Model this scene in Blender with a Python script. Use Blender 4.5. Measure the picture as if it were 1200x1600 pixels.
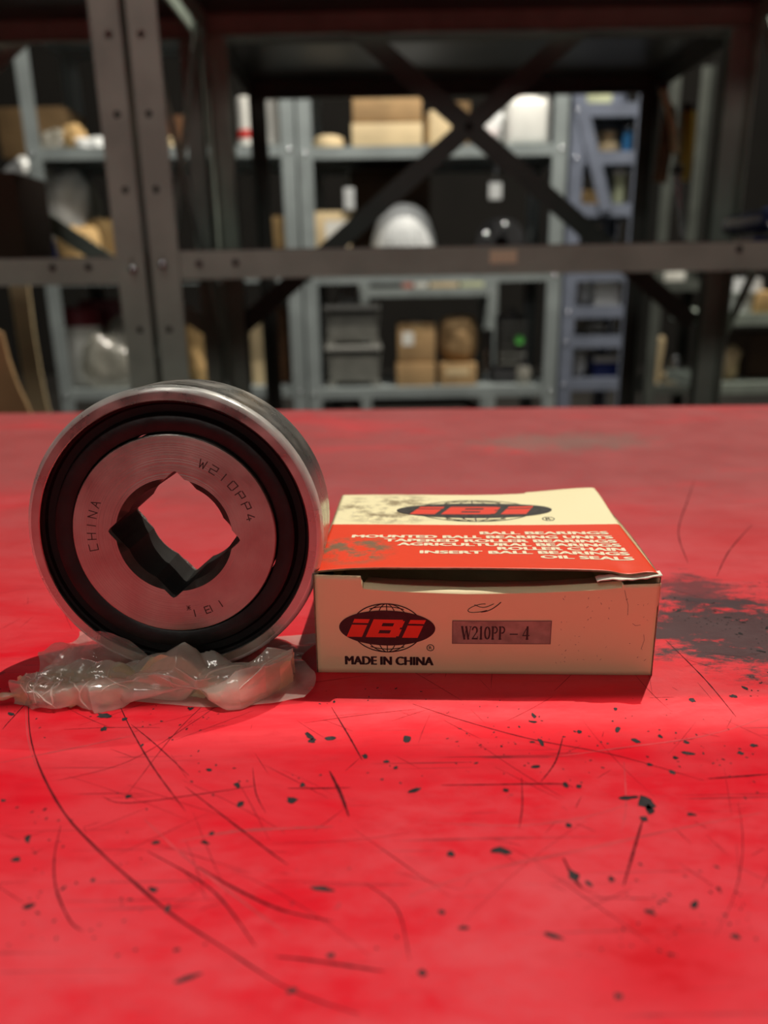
import bpy, bmesh, math, random
from mathutils import Vector, Matrix, noise

# ------------------------------------------------------------------ scene, camera, light
for o in list(bpy.data.objects):
    bpy.data.objects.remove(o, do_unlink=True)
SC = bpy.context.scene
COL = SC.collection
R = math.radians

F_PX = 1200.0
PITCH, ROLL, CAM_H = R(17.0), R(0.95), 0.122
_fw = Vector((0, math.cos(PITCH), -math.sin(PITCH)))
_u0 = Vector((0, math.sin(PITCH), math.cos(PITCH)))
_r0 = Vector((1, 0, 0))
_up = _u0 * math.cos(ROLL) + _r0 * math.sin(ROLL)
_rt = _r0 * math.cos(ROLL) - _u0 * math.sin(ROLL)
CAM = Vector((0, 0, CAM_H))

cd = bpy.data.cameras.new('camera')
cam = bpy.data.objects.new('camera', cd)
COL.objects.link(cam)
cam.matrix_world = Matrix(((_rt.x, _up.x, -_fw.x, CAM.x), (_rt.y, _up.y, -_fw.y, CAM.y),
                           (_rt.z, _up.z, -_fw.z, CAM.z), (0, 0, 0, 1)))
cd.sensor_fit = 'VERTICAL'
cd.sensor_height = 36.0
cd.sensor_width = 27.0
cd.lens = 27.0
cd.clip_start = 0.01
cd.clip_end = 60
cd.dof.use_dof = True
cd.dof.focus_distance = 0.243
cd.dof.aperture_fstop = 8.0
SC.camera = cam

w = bpy.data.worlds.new('world')
SC.world = w
w.use_nodes = True
w.node_tree.nodes['Background'].inputs[0].default_value = (1.0, 0.93, 0.86, 1)
w.node_tree.nodes['Background'].inputs[1].default_value = 0.012

def lamp(name, typ, loc, energy, color, aim=None, size=None, size_y=None, radius=None):
    l = bpy.data.lights.new(name, typ)
    l.energy = energy
    l.color = color
    o = bpy.data.objects.new(name, l)
    COL.objects.link(o)
    o.location = loc
    if typ == 'AREA':
        l.shape = 'RECTANGLE'
        l.size, l.size_y = size, size_y
    if radius is not None:
        l.shadow_soft_size = radius
    if aim is not None:
        o.rotation_euler = (Vector(aim) - Vector(loc)).to_track_quat('-Z', 'Y').to_euler()
    return o

# a high-bay lamp beyond the bench and a small lamp above the viewer; unseen boards added as light blockers
# cut both off along one line across the bench, just in front of the carton
LAMP_FAR, LAMP_NEAR = (1.2, 2.25, 4.2), (0.35, -0.55, 2.3)
lamp('high_bay_lamp', 'POINT', LAMP_FAR, 960, (1.0, 0.93, 0.80), radius=0.022)
lamp('bench_lamp', 'POINT', LAMP_NEAR, 222, (1.0, 0.93, 0.82), radius=0.0015)
# strip lamps over the next aisle and bench; fill light added behind viewer
lamp('aisle_lamp', 'AREA', (0.1, 2.55, 1.75), 16, (1.0, 0.96, 0.88), aim=(0.1, 3.4, 0.3), size=1.8, size_y=0.15)
lamp('near_fill_light', 'AREA', (-0.6, -3.0, 1.5), 15, (1.0, 0.95, 0.87), aim=(0, 0.6, 0.1), size=2.0, size_y=0.6)
lamp('bench_strip_lamp', 'AREA', (-0.5, 0.5, 2.35), 12.5, (1.0, 0.95, 0.86), aim=(-0.4, 0.45, 0), size=2.4, size_y=0.12)

SC.view_settings.view_transform = 'Standard'
SC.view_settings.look = 'None'
SC.view_settings.gamma = 1.0
SC.view_settings.use_curve_mapping = False
SC.view_settings.exposure = 0.0

# ------------------------------------------------------------------ helpers
def ray(px, py):
    return _fw + _rt * ((px - 600) / F_PX) - _up * ((py - 800) / F_PX)
def onz(px, py, z=0.0):
    d = ray(px, py)
    return CAM + d * ((z - CAM.z) / d.z)
def at(px, py, Y):
    d = ray(px, py)
    return CAM + d * ((Y - CAM.y) / d.y)

def nodes_of(m):
    return m.node_tree.nodes, m.node_tree.links

def mat(name, color, rough=0.5, metal=0.0, var=0.0, vscale=20.0, bump=0.0, bscale=60.0, spec=0.5, alpha=1.0, trans=0.0, color2=None, emit=None):
    m = bpy.data.materials.new(name)
    m.use_nodes = True
    n, l = nodes_of(m)
    b = n['Principled BSDF']
    b.inputs['Base Color'].default_value = (*color, 1)
    b.inputs['Roughness'].default_value = rough
    b.inputs['Metallic'].default_value = metal
    b.inputs['Specular IOR Level'].default_value = spec
    b.inputs['Alpha'].default_value = alpha
    b.inputs['Transmission Weight'].default_value = trans
    if emit:
        b.inputs['Emission Color'].default_value = (*emit[0], 1)
        b.inputs['Emission Strength'].default_value = emit[1]
    tc = None
    if var or bump or color2:
        tc = n.new('ShaderNodeTexCoord')
    if var or color2:
        t = n.new('ShaderNodeTexNoise')
        t.inputs['Scale'].default_value = vscale
        t.inputs['Detail'].default_value = 6
        l.new(tc.outputs['Object'], t.inputs['Vector'])
        r = n.new('ShaderNodeValToRGB')
        c2 = color2 if color2 else tuple(c * (1 - var) for c in color)
        r.color_ramp.elements[0].position = 0.38
        r.color_ramp.elements[1].position = 0.62
        r.color_ramp.elements[0].color = (*c2, 1)
        r.color_ramp.elements[1].color = (*color, 1)
        l.new(t.outputs['Fac'], r.inputs['Fac'])
        l.new(r.outputs['Color'], b.inputs['Base Color'])
    if bump:
        t2 = n.new('ShaderNodeTexNoise')
        t2.inputs['Scale'].default_value = bscale
        t2.inputs['Detail'].default_value = 4
        l.new(tc.outputs['Object'], t2.inputs['Vector'])
        bn = n.new('ShaderNodeBump')
        bn.inputs['Strength'].default_value = bump
        bn.inputs['Distance'].default_value = 0.002
        l.new(t2.outputs['Fac'], bn.inputs['Height'])
        l.new(bn.outputs['Normal'], b.inputs['Normal'])
    return m

class MB:
    """collects geometry, then links it as ONE mesh object"""
    def __init__(s):
        s.v, s.f, s.mi = [], [], []
    def add(s, verts, faces, mi=0):
        o = len(s.v)
        s.v += [tuple(p) for p in verts]
        for f in faces:
            s.f.append([i + o for i in f])
            s.mi.append(mi)
        return s
    def box(s, x0, x1, y0, y1, z0, z1, mi=0, taper=0.0, bev=0.0):
        t = taper
        if bev:
            b = min(bev, (x1-x0)/3, (y1-y0)/3, (z1-z0)/3)
            bm = bmesh.new()
            bmesh.ops.create_cube(bm, size=1)
            for v in bm.verts:
                v.co = Vector(((x0+x1)/2 + v.co.x*(x1-x0), (y0+y1)/2 + v.co.y*(y1-y0), (z0+z1)/2 + v.co.z*(z1-z0)))
            bmesh.ops.bevel(bm, geom=bm.edges[:], offset=b, segments=2, profile=0.6, affect='EDGES')
            bm.verts.index_update()
            s.add([v.co for v in bm.verts], [[v.index for v in f.verts] for f in bm.faces], mi)
            bm.free()
            return s
        vs = [(x0,y0,z0),(x1,y0,z0),(x1,y1,z0),(x0,y1,z0),(x0+t,y0+t,z1),(x1-t,y0+t,z1),(x1-t,y1-t,z1),(x0+t,y1-t,z1)]
        s.add(vs, [(3,2,1,0),(4,5,6,7),(0,1,5,4),(1,2,6,5),(2,3,7,6),(3,0,4,7)], mi)
        return s
    def lathe(s, prof, n=32, axis='z', c=(0,0,0), mi=0, closed=False, caps=True):
        """prof: (radius, height) pairs"""
        vs, fs = [], []
        for r, h in prof:
            for i in range(n):
                a = 2*math.pi*i/n
                p = (r*math.cos(a), r*math.sin(a))
                if axis == 'z':
                    q = (c[0]+p[0], c[1]+p[1], c[2]+h)
                elif axis == 'y':
                    q = (c[0]+p[0], c[1]+h, c[2]+p[1])
                else:
                    q = (c[0]+h, c[1]+p[0], c[2]+p[1])
                vs.append(q)
        k = len(prof)
        for j in range(k if closed else k-1):
            a, b = j*n, ((j+1) % k)*n
            for i in range(n):
                i2 = (i+1) % n
                f = (a+i, a+i2, b+i2, b+i)
                fs.append(f if axis != 'y' else f[::-1])
        if caps and not closed:
            if prof[0][0] > 1e-6: fs.append(tuple(range(n))[::-1])
            if prof[-1][0] > 1e-6: fs.append(tuple((k-1)*n+i for i in range(n)))
        s.add(vs, fs, mi)
        return s
    def tube(s, pts, r, n=8, mi=0, caps=True):
        pts = [Vector(p) for p in pts]
        vs, fs = [], []
        nrm = None
        for i, p in enumerate(pts):
            t = (pts[min(i+1, len(pts)-1)] - pts[max(i-1, 0)]).normalized()
            if nrm is None:
                nrm = t.orthogonal().normalized()
            nrm = (nrm - t*nrm.dot(t)).normalized()
            b = t.cross(nrm)
            rr = r[i] if isinstance(r, (list, tuple)) else r
            for k in range(n):
                a = 2*math.pi*k/n
                vs.append(p + nrm*(rr*math.cos(a)) + b*(rr*math.sin(a)))
        for i in range(len(pts)-1):
            for k in range(n):
                k2 = (k+1) % n
                fs.append((i*n+k, i*n+k2, (i+1)*n+k2, (i+1)*n+k))
        if caps:
            fs.append(tuple(range(n))[::-1])
            fs.append(tuple((len(pts)-1)*n+k for k in range(n)))
        s.add(vs, fs, mi)
        return s
    def strap(s, a, b, width, th, mi=0, face=(0, -1, 0)):
        """flat bar from a to b; its broad side faces `face`"""
        a, b, nf = Vector(a), Vector(b), Vector(face)
        d = (b-a).normalized()
        wv = d.cross(nf).normalized()*(width/2)
        t = nf.normalized()*(th/2)
        vs = [a-wv-t, a+wv-t, a+wv+t, a-wv+t, b-wv-t, b+wv-t, b+wv+t, b-wv+t]
        s.add(vs, [(0,1,2,3),(7,6,5,4),(0,4,5,1),(1,5,6,2),(2,6,7,3),(3,7,4,0)], mi)
        return s
    def grid(s, fn, nu, nv, mi=None, cu=False):
        vs = [fn(i/nu, j/nv) for j in range(nv+1) for i in range(nu + (0 if cu else 1))]
        W = nu if cu else nu+1
        for j in range(nv):
            for i in range(nu):
                i2 = (i+1) % W
                f = (j*W+i, j*W+i2, (j+1)*W+i2, (j+1)*W+i)
                s.f.append([k+len(s.v) for k in f])
                s.mi.append(mi((i+.5)/nu, (j+.5)/nv) if callable(mi) else (mi or 0))
        s.v += [tuple(p) for p in vs]
        return s
    def extrude(s, poly, y0, y1, mi=0):
        """polygon in (x, z), extruded along y"""
        n = len(poly)
        vs = [(p[0], y0, p[1]) for p in poly] + [(p[0], y1, p[1]) for p in poly]
        fs = [tuple(range(n)), tuple(range(2*n-1, n-1, -1))] + [(i, i+n, (i+1) % n+n, (i+1) % n) for i in range(n)]
        s.add(vs, fs, mi)
        return s
    def build(s, name, mats, parent=None, smooth=None, loc=None, recalc=True):
        me = bpy.data.meshes.new(name)
        me.from_pydata(s.v, [], s.f)
        if not isinstance(mats, (list, tuple)):
            mats = [mats]
        for m in mats:
            me.materials.append(m)
        me.polygons.foreach_set('material_index', s.mi)
        if recalc:
            bm = bmesh.new()
            bm.from_mesh(me)
            bmesh.ops.recalc_face_normals(bm, faces=bm.faces[:])
            bm.to_mesh(me)
            bm.free()
        if smooth is not None:
            me.shade_smooth()
            if smooth < 179:
                me.set_sharp_from_angle(angle=R(smooth))
        me.update()
        o = bpy.data.objects.new(name, me)
        COL.objects.link(o)
        if parent is not None:
            o.parent = parent
        if loc is not None:
            o.location = loc
        return o

def tag(o, label=None, cat=None, group=None, kind=None):
    if label: o['label'] = label
    if cat: o['category'] = cat
    if group: o['group'] = group
    if kind: o['kind'] = kind
    return o
def thing(name, label, cat, loc=(0,0,0), rz=0.0, group=None):
    o = bpy.data.objects.new(name, None)
    COL.objects.link(o)
    o.empty_display_size = 0.02
    o.location = loc
    o.rotation_euler = (0, 0, rz)
    return tag(o, label, cat, group)

# ------------------------------------------------------------------ materials
def red_paint():
    m = bpy.data.materials.new('red_bench_paint')
    m.use_nodes = True
    n, l = nodes_of(m)
    b = n['Principled BSDF']
    tc = n.new('ShaderNodeTexCoord')
    def noise_tex(scale, detail=6, rough=0.6, mapping=None, dist=0.0):
        t = n.new('ShaderNodeTexNoise')
        t.inputs['Scale'].default_value = scale
        t.inputs['Detail'].default_value = detail
        t.inputs['Roughness'].default_value = rough
        t.inputs['Distortion'].default_value = dist
        if mapping:
            mp = n.new('ShaderNodeMapping')
            mp.inputs['Rotation'].default_value = (0, 0, mapping[0])
            mp.inputs['Scale'].default_value = mapping[1]
            l.new(tc.outputs['Object'], mp.inputs['Vector'])
            l.new(mp.outputs['Vector'], t.inputs['Vector'])
        else:
            l.new(tc.outputs['Object'], t.inputs['Vector'])
        return t.outputs['Fac']
    def ramp(fac, p0, p1, v0=0.0, v1=1.0):
        r = n.new('ShaderNodeMapRange')
        r.inputs['From Min'].default_value = p0
        r.inputs['From Max'].default_value = p1
        r.inputs['To Min'].default_value = v0
        r.inputs['To Max'].default_value = v1
        l.new(fac, r.inputs['Value'])
        return r.outputs['Result']
    def mth(op, a, b_):
        r = n.new('ShaderNodeMath')
        r.operation = op
        r.use_clamp = True
        for k, x in enumerate((a, b_)):
            if isinstance(x, (int, float)): r.inputs[k].default_value = x
            else: l.new(x, r.inputs[k])
        return r.outputs[0]
    def mix(fac, a, b_):
        r = n.new('ShaderNodeMix')
        r.data_type = 'RGBA'
        l.new(fac, r.inputs['Factor']) if not isinstance(fac, float) else None
        for key, x in ((6, a), (7, b_)):
            if isinstance(x, tuple): r.inputs[key].default_value = (*x, 1)
            else: l.new(x, r.inputs[key])
        return r.outputs[2]
    # clean enamel, with chalky worn film in streaks and clouds
    film = ramp(noise_tex(14, 8, 0.62, (0.35, (1.0, 2.4, 1)), 0.6), 0.42, 0.66)
    streak = ramp(noise_tex(9, 5, 0.6, (0.30, (1.0, 9.0, 1))), 0.45, 0.75)
    film = mth('MULTIPLY', mth('ADD', film, mth('MULTIPLY', streak, 0.6)), 0.55)
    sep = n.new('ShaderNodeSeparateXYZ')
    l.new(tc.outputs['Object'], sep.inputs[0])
    worn_dim = mth('MULTIPLY', ramp(sep.outputs['Y'], 0.24, 0.46), ramp(noise_tex(7, 7, 0.65, (0.1, (1, 1.8, 1)), 0.8), 0.12, 0.46))  # worn patches, denser towards the far edge to stand in for dimmer light
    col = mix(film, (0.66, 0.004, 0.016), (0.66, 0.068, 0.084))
    col = mix(mth('MULTIPLY', worn_dim, 0.85), col, (0.29, 0.078, 0.080))
    grain = ramp(noise_tex(120, 5, 0.7, (0.4, (1, 1.6, 1))), 0.50, 0.72)
    col = mix(mth('MULTIPLY', grain, 0.38), col, (0.50, 0.014, 0.024))
    # thin hairlines rubbed into the enamel, in three directions
    hair = None
    for k, (ang, sc) in enumerate(((0.5, 1.0), (-0.9, 1.3), (1.45, 0.8))):
        h = ramp(noise_tex(30*sc, 2, 0.4, (ang, (0.5, 34, 1))), 0.705, 0.735)
        hair = h if hair is None else mth('ADD', hair, h)
    hair = mth('MULTIPLY', hair, ramp(noise_tex(22, 4), 0.46, 0.62))
    col = mix(mth('MULTIPLY', hair, 0.75), col, (0.10, 0.012, 0.016))
    # small scuffs
    sp = ramp(noise_tex(210, 3, 0.5), 0.69, 0.73)
    sp = mth('MULTIPLY', sp, ramp(noise_tex(18, 4), 0.5, 0.66))
    col = mix(mth('MULTIPLY', sp, 0.7), col, (0.06, 0.03, 0.035))
    # a greasy black smear beside the carton and a faint green rub further back
    def smear(cx, cy, sx, sy, rot, amp, thr, soft=0.35):
        mp = n.new('ShaderNodeMapping')
        mp.vector_type = 'TEXTURE'
        mp.inputs['Location'].default_value = (cx, cy, 0.9)
        mp.inputs['Rotation'].default_value = (0, 0, rot)
        mp.inputs['Scale'].default_value = (sx, sy, 1)
        l.new(tc.outputs['Object'], mp.inputs['Vector'])
        g = n.new('ShaderNodeTexGradient')
        g.gradient_type = 'SPHERICAL'
        l.new(mp.outputs['Vector'], g.inputs['Vector'])
        nz = n.new('ShaderNodeMath'); nz.operation = 'MULTIPLY_ADD'
        l.new(ramp(noise_tex(75, 8, 0.75, (0.5, (1, 1.9, 1))), 0.2, 0.8, -1.0, 1.0), nz.inputs[0])
        nz.inputs[1].default_value = 0.85
        l.new(g.outputs['Fac'], nz.inputs[2])
        inside = ramp(g.outputs['Fac'], 0.0, 0.15)
        return mth('MULTIPLY', mth('MULTIPLY', ramp(nz.outputs[0], thr, thr+soft), inside), amp)
    p = onz(1150, 985)
    s1 = smear(p.x, p.y, 0.046, 0.040, 0.3, 0.94, 0.16)
    p = onz(1090, 925)
    s2 = smear(p.x, p.y, 0.03, 0.03, -0.4, 0.8, 0.30)
    col = mix(s1, col, (0.022, 0.020, 0.024))
    col = mix(s2, col, (0.05, 0.022, 0.028))
    p = onz(880, 690)
    col = mix(smear(p.x, p.y, 0.12, 0.06, 0.1, 0.6, 0.35), col, (0.17, 0.14, 0.12))
    # paler pink film and, within it, a patch where the enamel has been wiped clean
    p = onz(930, 1470)
    col = mix(smear(p.x, p.y, 0.075, 0.060, 0.2, 0.62, 0.05, 1.1), col, (0.66, 0.09, 0.11))
    p = onz(1020, 1500)
    col = mix(smear(p.x, p.y, 0.026, 0.020, 0.1, 0.9, 0.25, 0.7), col, (0.58, 0.003, 0.010))
    p = onz(120, 1480)
    col = mix(smear(p.x, p.y, 0.05, 0.035, 0.6, 0.5, 0.15, 0.9), col, (0.66, 0.08, 0.10))
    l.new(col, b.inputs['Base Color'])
    rg = ramp(noise_tex(26, 6, 0.6), 0.3, 0.7, 0.37, 0.54)
    l.new(rg, b.inputs['Roughness'])
    b.inputs['Specular IOR Level'].default_value = 0.3
    bn = n.new('ShaderNodeBump')
    bn.inputs['Strength'].default_value = 0.12
    bn.inputs['Distance'].default_value = 0.002
    l.new(noise_tex(70, 5, 0.6), bn.inputs['Height'])
    l.new(bn.outputs['Normal'], b.inputs['Normal'])
    return m

def steel(name, color, rough, ring_scale=900.0, rvar=0.12, bump=0.15, metal=1.0):
    """turned steel: concentric tool marks about the local Y axis"""
    m = bpy.data.materials.new(name)
    m.use_nodes = True
    n, l = nodes_of(m)
    b = n['Principled BSDF']
    b.inputs['Metallic'].default_value = metal
    tc = n.new('ShaderNodeTexCoord')
    sep = n.new('ShaderNodeSeparateXYZ')
    l.new(tc.outputs['Object'], sep.inputs[0])
    cx = n.new('ShaderNodeCombineXYZ')
    l.new(sep.outputs['X'], cx.inputs['X'])
    l.new(sep.outputs['Z'], cx.inputs['Y'])
    ln = n.new('ShaderNodeVectorMath'); ln.operation = 'LENGTH'
    l.new(cx.outputs[0], ln.inputs[0])
    c2 = n.new('ShaderNodeCombineXYZ')
    l.new(ln.outputs['Value'], c2.inputs['X'])
    l.new(sep.outputs['Y'], c2.inputs['Y'])
    t = n.new('ShaderNodeTexNoise')
    t.inputs['Scale'].default_value = ring_scale
    t.inputs['Detail'].default_value = 4
    l.new(c2.outputs[0], t.inputs['Vector'])
    t2 = n.new('ShaderNodeTexNoise')
    t2.inputs['Scale'].default_value = 90
    t2.inputs['Detail'].default_value = 7
    l.new(tc.outputs['Object'], t2.inputs['Vector'])
    r = n.new('ShaderNodeValToRGB')
    r.color_ramp.elements[0].position = 0.35
    r.color_ramp.elements[1].position = 0.65
    r.color_ramp.elements[0].color = (*[c*0.78 for c in color], 1)
    r.color_ramp.elements[1].color = (*color, 1)
    l.new(t2.outputs['Fac'], r.inputs['Fac'])
    l.new(r.outputs[0], b.inputs['Base Color'])
    mr = n.new('ShaderNodeMapRange')
    mr.inputs['From Min'].default_value = 0.3
    mr.inputs['From Max'].default_value = 0.7
    mr.inputs['To Min'].default_value = rough - rvar/2
    mr.inputs['To Max'].default_value = rough + rvar
    l.new(t2.outputs['Fac'], mr.inputs['Value'])
    l.new(mr.outputs[0], b.inputs['Roughness'])
    bn = n.new('ShaderNodeBump')
    bn.inputs['Strength'].default_value = bump
    bn.inputs['Distance'].default_value = 0.0004
    l.new(t.outputs['Fac'], bn.inputs['Height'])
    l.new(bn.outputs['Normal'], b.inputs['Normal'])
    return m

def card(name, color, stain, thr=0.62, sscale=70, rough=0.55, area=None):
    """printed card with grubby spots; `area`: (x0, x1, y0, y1) in local metres keeps the dirt to one corner"""
    m = bpy.data.materials.new(name)
    m.use_nodes = True
    n, l = nodes_of(m)
    b = n['Principled BSDF']
    b.inputs['Roughness'].default_value = rough
    tc = n.new('ShaderNodeTexCoord')
    t = n.new('ShaderNodeTexNoise')
    t.inputs['Scale'].default_value = sscale
    t.inputs['Detail'].default_value = 8
    t.inputs['Roughness'].default_value = 0.68
    l.new(tc.outputs['Object'], t.inputs['Vector'])
    mr = n.new('ShaderNodeMapRange')
    mr.inputs['From Min'].default_value = thr
    mr.inputs['From Max'].default_value = thr + 0.14
    l.new(t.outputs['Fac'], mr.inputs['Value'])
    fac = mr.outputs[0]
    if area:
        cx, cy = (area[0]+area[1])/2, (area[2]+area[3])/2
        mp = n.new('ShaderNodeMapping')
        mp.vector_type = 'TEXTURE'
        mp.inputs['Location'].default_value = (cx, cy, 0.034)
        mp.inputs['Scale'].default_value = ((area[1]-area[0])/2, (area[3]-area[2])/2, 1)
        l.new(tc.outputs['Object'], mp.inputs['Vector'])
        g = n.new('ShaderNodeTexGradient'); g.gradient_type = 'SPHERICAL'
        l.new(mp.outputs[0], g.inputs[0])
        gm = n.new('ShaderNodeMapRange')
        gm.inputs['From Max'].default_value = 0.35
        l.new(g.outputs['Fac'], gm.inputs['Value'])
        mu = n.new('ShaderNodeMath'); mu.operation = 'MULTIPLY'
        l.new(fac, mu.inputs[0]); l.new(gm.outputs[0], mu.inputs[1])
        fac = mu.outputs[0]
    mx = n.new('ShaderNodeMix'); mx.data_type = 'RGBA'
    l.new(fac, mx.inputs['Factor'])
    mx.inputs[6].default_value = (*color, 1)
    mx.inputs[7].default_value = (*stain, 1)
    l.new(mx.outputs[2], b.inputs['Base Color'])
    t2 = n.new('ShaderNodeTexNoise'); t2.inputs['Scale'].default_value = 160
    l.new(tc.outputs['Object'], t2.inputs['Vector'])
    bn = n.new('ShaderNodeBump'); bn.inputs['Strength'].default_value = 0.12; bn.inputs['Distance'].default_value = 0.001
    l.new(t2.outputs['Fac'], bn.inputs['Height'])
    l.new(bn.outputs['Normal'], b.inputs['Normal'])
    return m

def film_mat(name, tint, alpha, rough=0.06, cloud=0.5):
    """polythene: mostly clear, a glossy skin and a little milky scatter that also passes light"""
    m = bpy.data.materials.new(name)
    m.use_nodes = True
    n, l = nodes_of(m)
    n.remove(n['Principled BSDF'])
    out = n['Material Output']
    tc = n.new('ShaderNodeTexCoord')
    t = n.new('ShaderNodeTexNoise')
    t.inputs['Scale'].default_value = 130
    t.inputs['Detail'].default_value = 5
    l.new(tc.outputs['Object'], t.inputs['Vector'])
    bn = n.new('ShaderNodeBump')
    bn.inputs['Strength'].default_value = 0.30
    bn.inputs['Distance'].default_value = 0.002
    l.new(t.outputs['Fac'], bn.inputs['Height'])
    d = n.new('ShaderNodeBsdfDiffuse'); d.inputs['Color'].default_value = (*tint, 1)
    tr = n.new('ShaderNodeBsdfTranslucent'); tr.inputs['Color'].default_value = (*tint, 1)
    cl = n.new('ShaderNodeBsdfTransparent')
    g = n.new('ShaderNodeBsdfGlossy'); g.inputs['Roughness'].default_value = rough
    for x in (d, tr, g):
        l.new(bn.outputs['Normal'], x.inputs['Normal'])
    s1 = n.new('ShaderNodeMixShader'); s1.inputs[0].default_value = 0.5
    l.new(d.outputs[0], s1.inputs[1]); l.new(tr.outputs[0], s1.inputs[2])
    s2 = n.new('ShaderNodeMixShader')
    mr = n.new('ShaderNodeMapRange')
    mr.inputs['From Min'].default_value = 0.3; mr.inputs['From Max'].default_value = 0.7
    mr.inputs['To Min'].default_value = alpha*(1-cloud); mr.inputs['To Max'].default_value = alpha*(1+cloud)
    t2 = n.new('ShaderNodeTexNoise'); t2.inputs['Scale'].default_value = 45; t2.inputs['Detail'].default_value = 4
    l.new(tc.outputs['Object'], t2.inputs['Vector'])
    l.new(t2.outputs['Fac'], mr.inputs['Value'])
    l.new(mr.outputs[0], s2.inputs[0])
    l.new(cl.outputs[0], s2.inputs[1]); l.new(s1.outputs[0], s2.inputs[2])
    lw = n.new('ShaderNodeLayerWeight'); lw.inputs['Blend'].default_value = 0.5
    l.new(bn.outputs['Normal'], lw.inputs['Normal'])
    pw = n.new('ShaderNodeMath'); pw.operation = 'POWER'; pw.inputs[1].default_value = 4.0
    l.new(lw.outputs['Facing'], pw.inputs[0])
    fr = n.new('ShaderNodeMath'); fr.operation = 'MULTIPLY_ADD'           # grazing-angle reflectance of a thin sheet
    fr.inputs[1].default_value = 0.50; fr.inputs[2].default_value = 0.13
    l.new(pw.outputs[0], fr.inputs[0])
    s3 = n.new('ShaderNodeMixShader')
    l.new(fr.outputs[0], s3.inputs[0]); l.new(s2.outputs[0], s3.inputs[1]); l.new(g.outputs[0], s3.inputs[2])
    l.new(s3.outputs[0], out.inputs['Surface'])
    return m

M = {}
M['red'] = red_paint()
M['red_plain'] = mat('red_enamel_legs', (0.45, 0.012, 0.016), 0.4, var=0.3)
M['chip'] = mat('bare_primer_grey', (0.045, 0.040, 0.042), 0.9, var=0.5, vscale=300, spec=0.1)
M['scratch_dark'] = mat('dark_scratch', (0.12, 0.012, 0.016), 0.8, var=0.5, vscale=90, spec=0.1)
M['scratch_light'] = mat('pale_scratch', (0.62, 0.05, 0.062), 0.6, var=0.3, vscale=90)
M['steel_ring'] = steel('ground_steel_outer_ring', (0.52, 0.50, 0.47), 0.27, 700)
M['steel_chamfer'] = steel('nicked_steel_edge', (0.86, 0.85, 0.81), 0.30, 260, 0.22, 0.9, 0.4)
M['steel_face'] = steel('turned_steel_inner_ring', (0.43, 0.41, 0.375), 0.36, 1500, 0.1, 0.3)
M['bore_black'] = mat('black_oxide_bore', (0.012, 0.010, 0.009), 0.7, var=0.4, vscale=200, spec=0.25)
M['bore_edge'] = mat('rough_broached_edge', (0.20, 0.19, 0.18), 0.45, metal=0.7, var=0.6, vscale=700, bump=0.8, bscale=900)
M['csink'] = mat('dark_countersink_steel', (0.15, 0.13, 0.115), 0.45, metal=0.8, var=0.2, vscale=300)
M['rubber'] = mat('black_rubber_seal', (0.006, 0.005, 0.005), 0.55, var=0.3, vscale=200, bump=0.1, bscale=300, spec=0.2)
M['shield'] = mat('dark_satin_shield', (0.014, 0.012, 0.012), 0.40, var=0.5, vscale=120, bump=0.15, bscale=160, spec=0.3)
M['etch'] = mat('etched_mark', (0.055, 0.040, 0.036), 0.6, metal=0.3)
M['cream'] = card('cream_card', (0.86, 0.72, 0.43), (0.50, 0.38, 0.22), 0.66, 60)
M['cream_lid_lit'] = card('cream_card_lit', (0.90, 0.81, 0.50), (0.33, 0.26, 0.14), 0.46, 120, area=(-0.004, 0.046, 0.048, 0.094))  # same card as the panels, made paler for the light on top
M['band'] = card('orange_red_print', (0.83, 0.052, 0.012), (0.22, 0.13, 0.07), 0.43, 150, 0.38, area=(-0.004, 0.026, 0.004, 0.036))
M['kraft'] = mat('grey_brown_card_edge', (0.27, 0.18, 0.105), 0.8, var=0.4, vscale=400)
M['inner_card'] = mat('bare_inner_card', (0.58, 0.47, 0.29), 0.8, var=0.15, vscale=80)
M['print_black'] = mat('black_print', (0.020, 0.010, 0.012), 0.45, var=0.5, vscale=500)
M['print_black_lid'] = mat('black_print_speckled', (0.016, 0.015, 0.016), 0.42, color2=(0.05, 0.045, 0.04), vscale=600)
M['print_red'] = mat('orange_red_lettering', (0.80, 0.050, 0.020), 0.45)
M['print_cream'] = mat('cream_lettering', (0.88, 0.78, 0.56), 0.5)
M['print_white'] = mat('white_card_gap', (0.86, 0.80, 0.62), 0.5)
M['sticker_grey'] = mat('mauve_paper_label', (0.42, 0.30, 0.24), 0.7, var=0.35, vscale=180)
M['sticker_line'] = mat('label_border', (0.20, 0.115, 0.105), 0.7)
M['type_ink'] = mat('typed_ink', (0.035, 0.022, 0.022), 0.6)
M['torn_white'] = mat('torn_white_paper', (0.86, 0.82, 0.70), 0.8)
M['film'] = film_mat('clear_polythene', (0.98, 0.95, 0.87), 0.44, 0.07)
M['film_in'] = film_mat('cloudy_polythene_folds', (0.98, 0.90, 0.62), 0.66, 0.09)
M['film_thin'] = film_mat('thin_polythene', (0.97, 0.94, 0.86), 0.22, 0.06)

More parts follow.
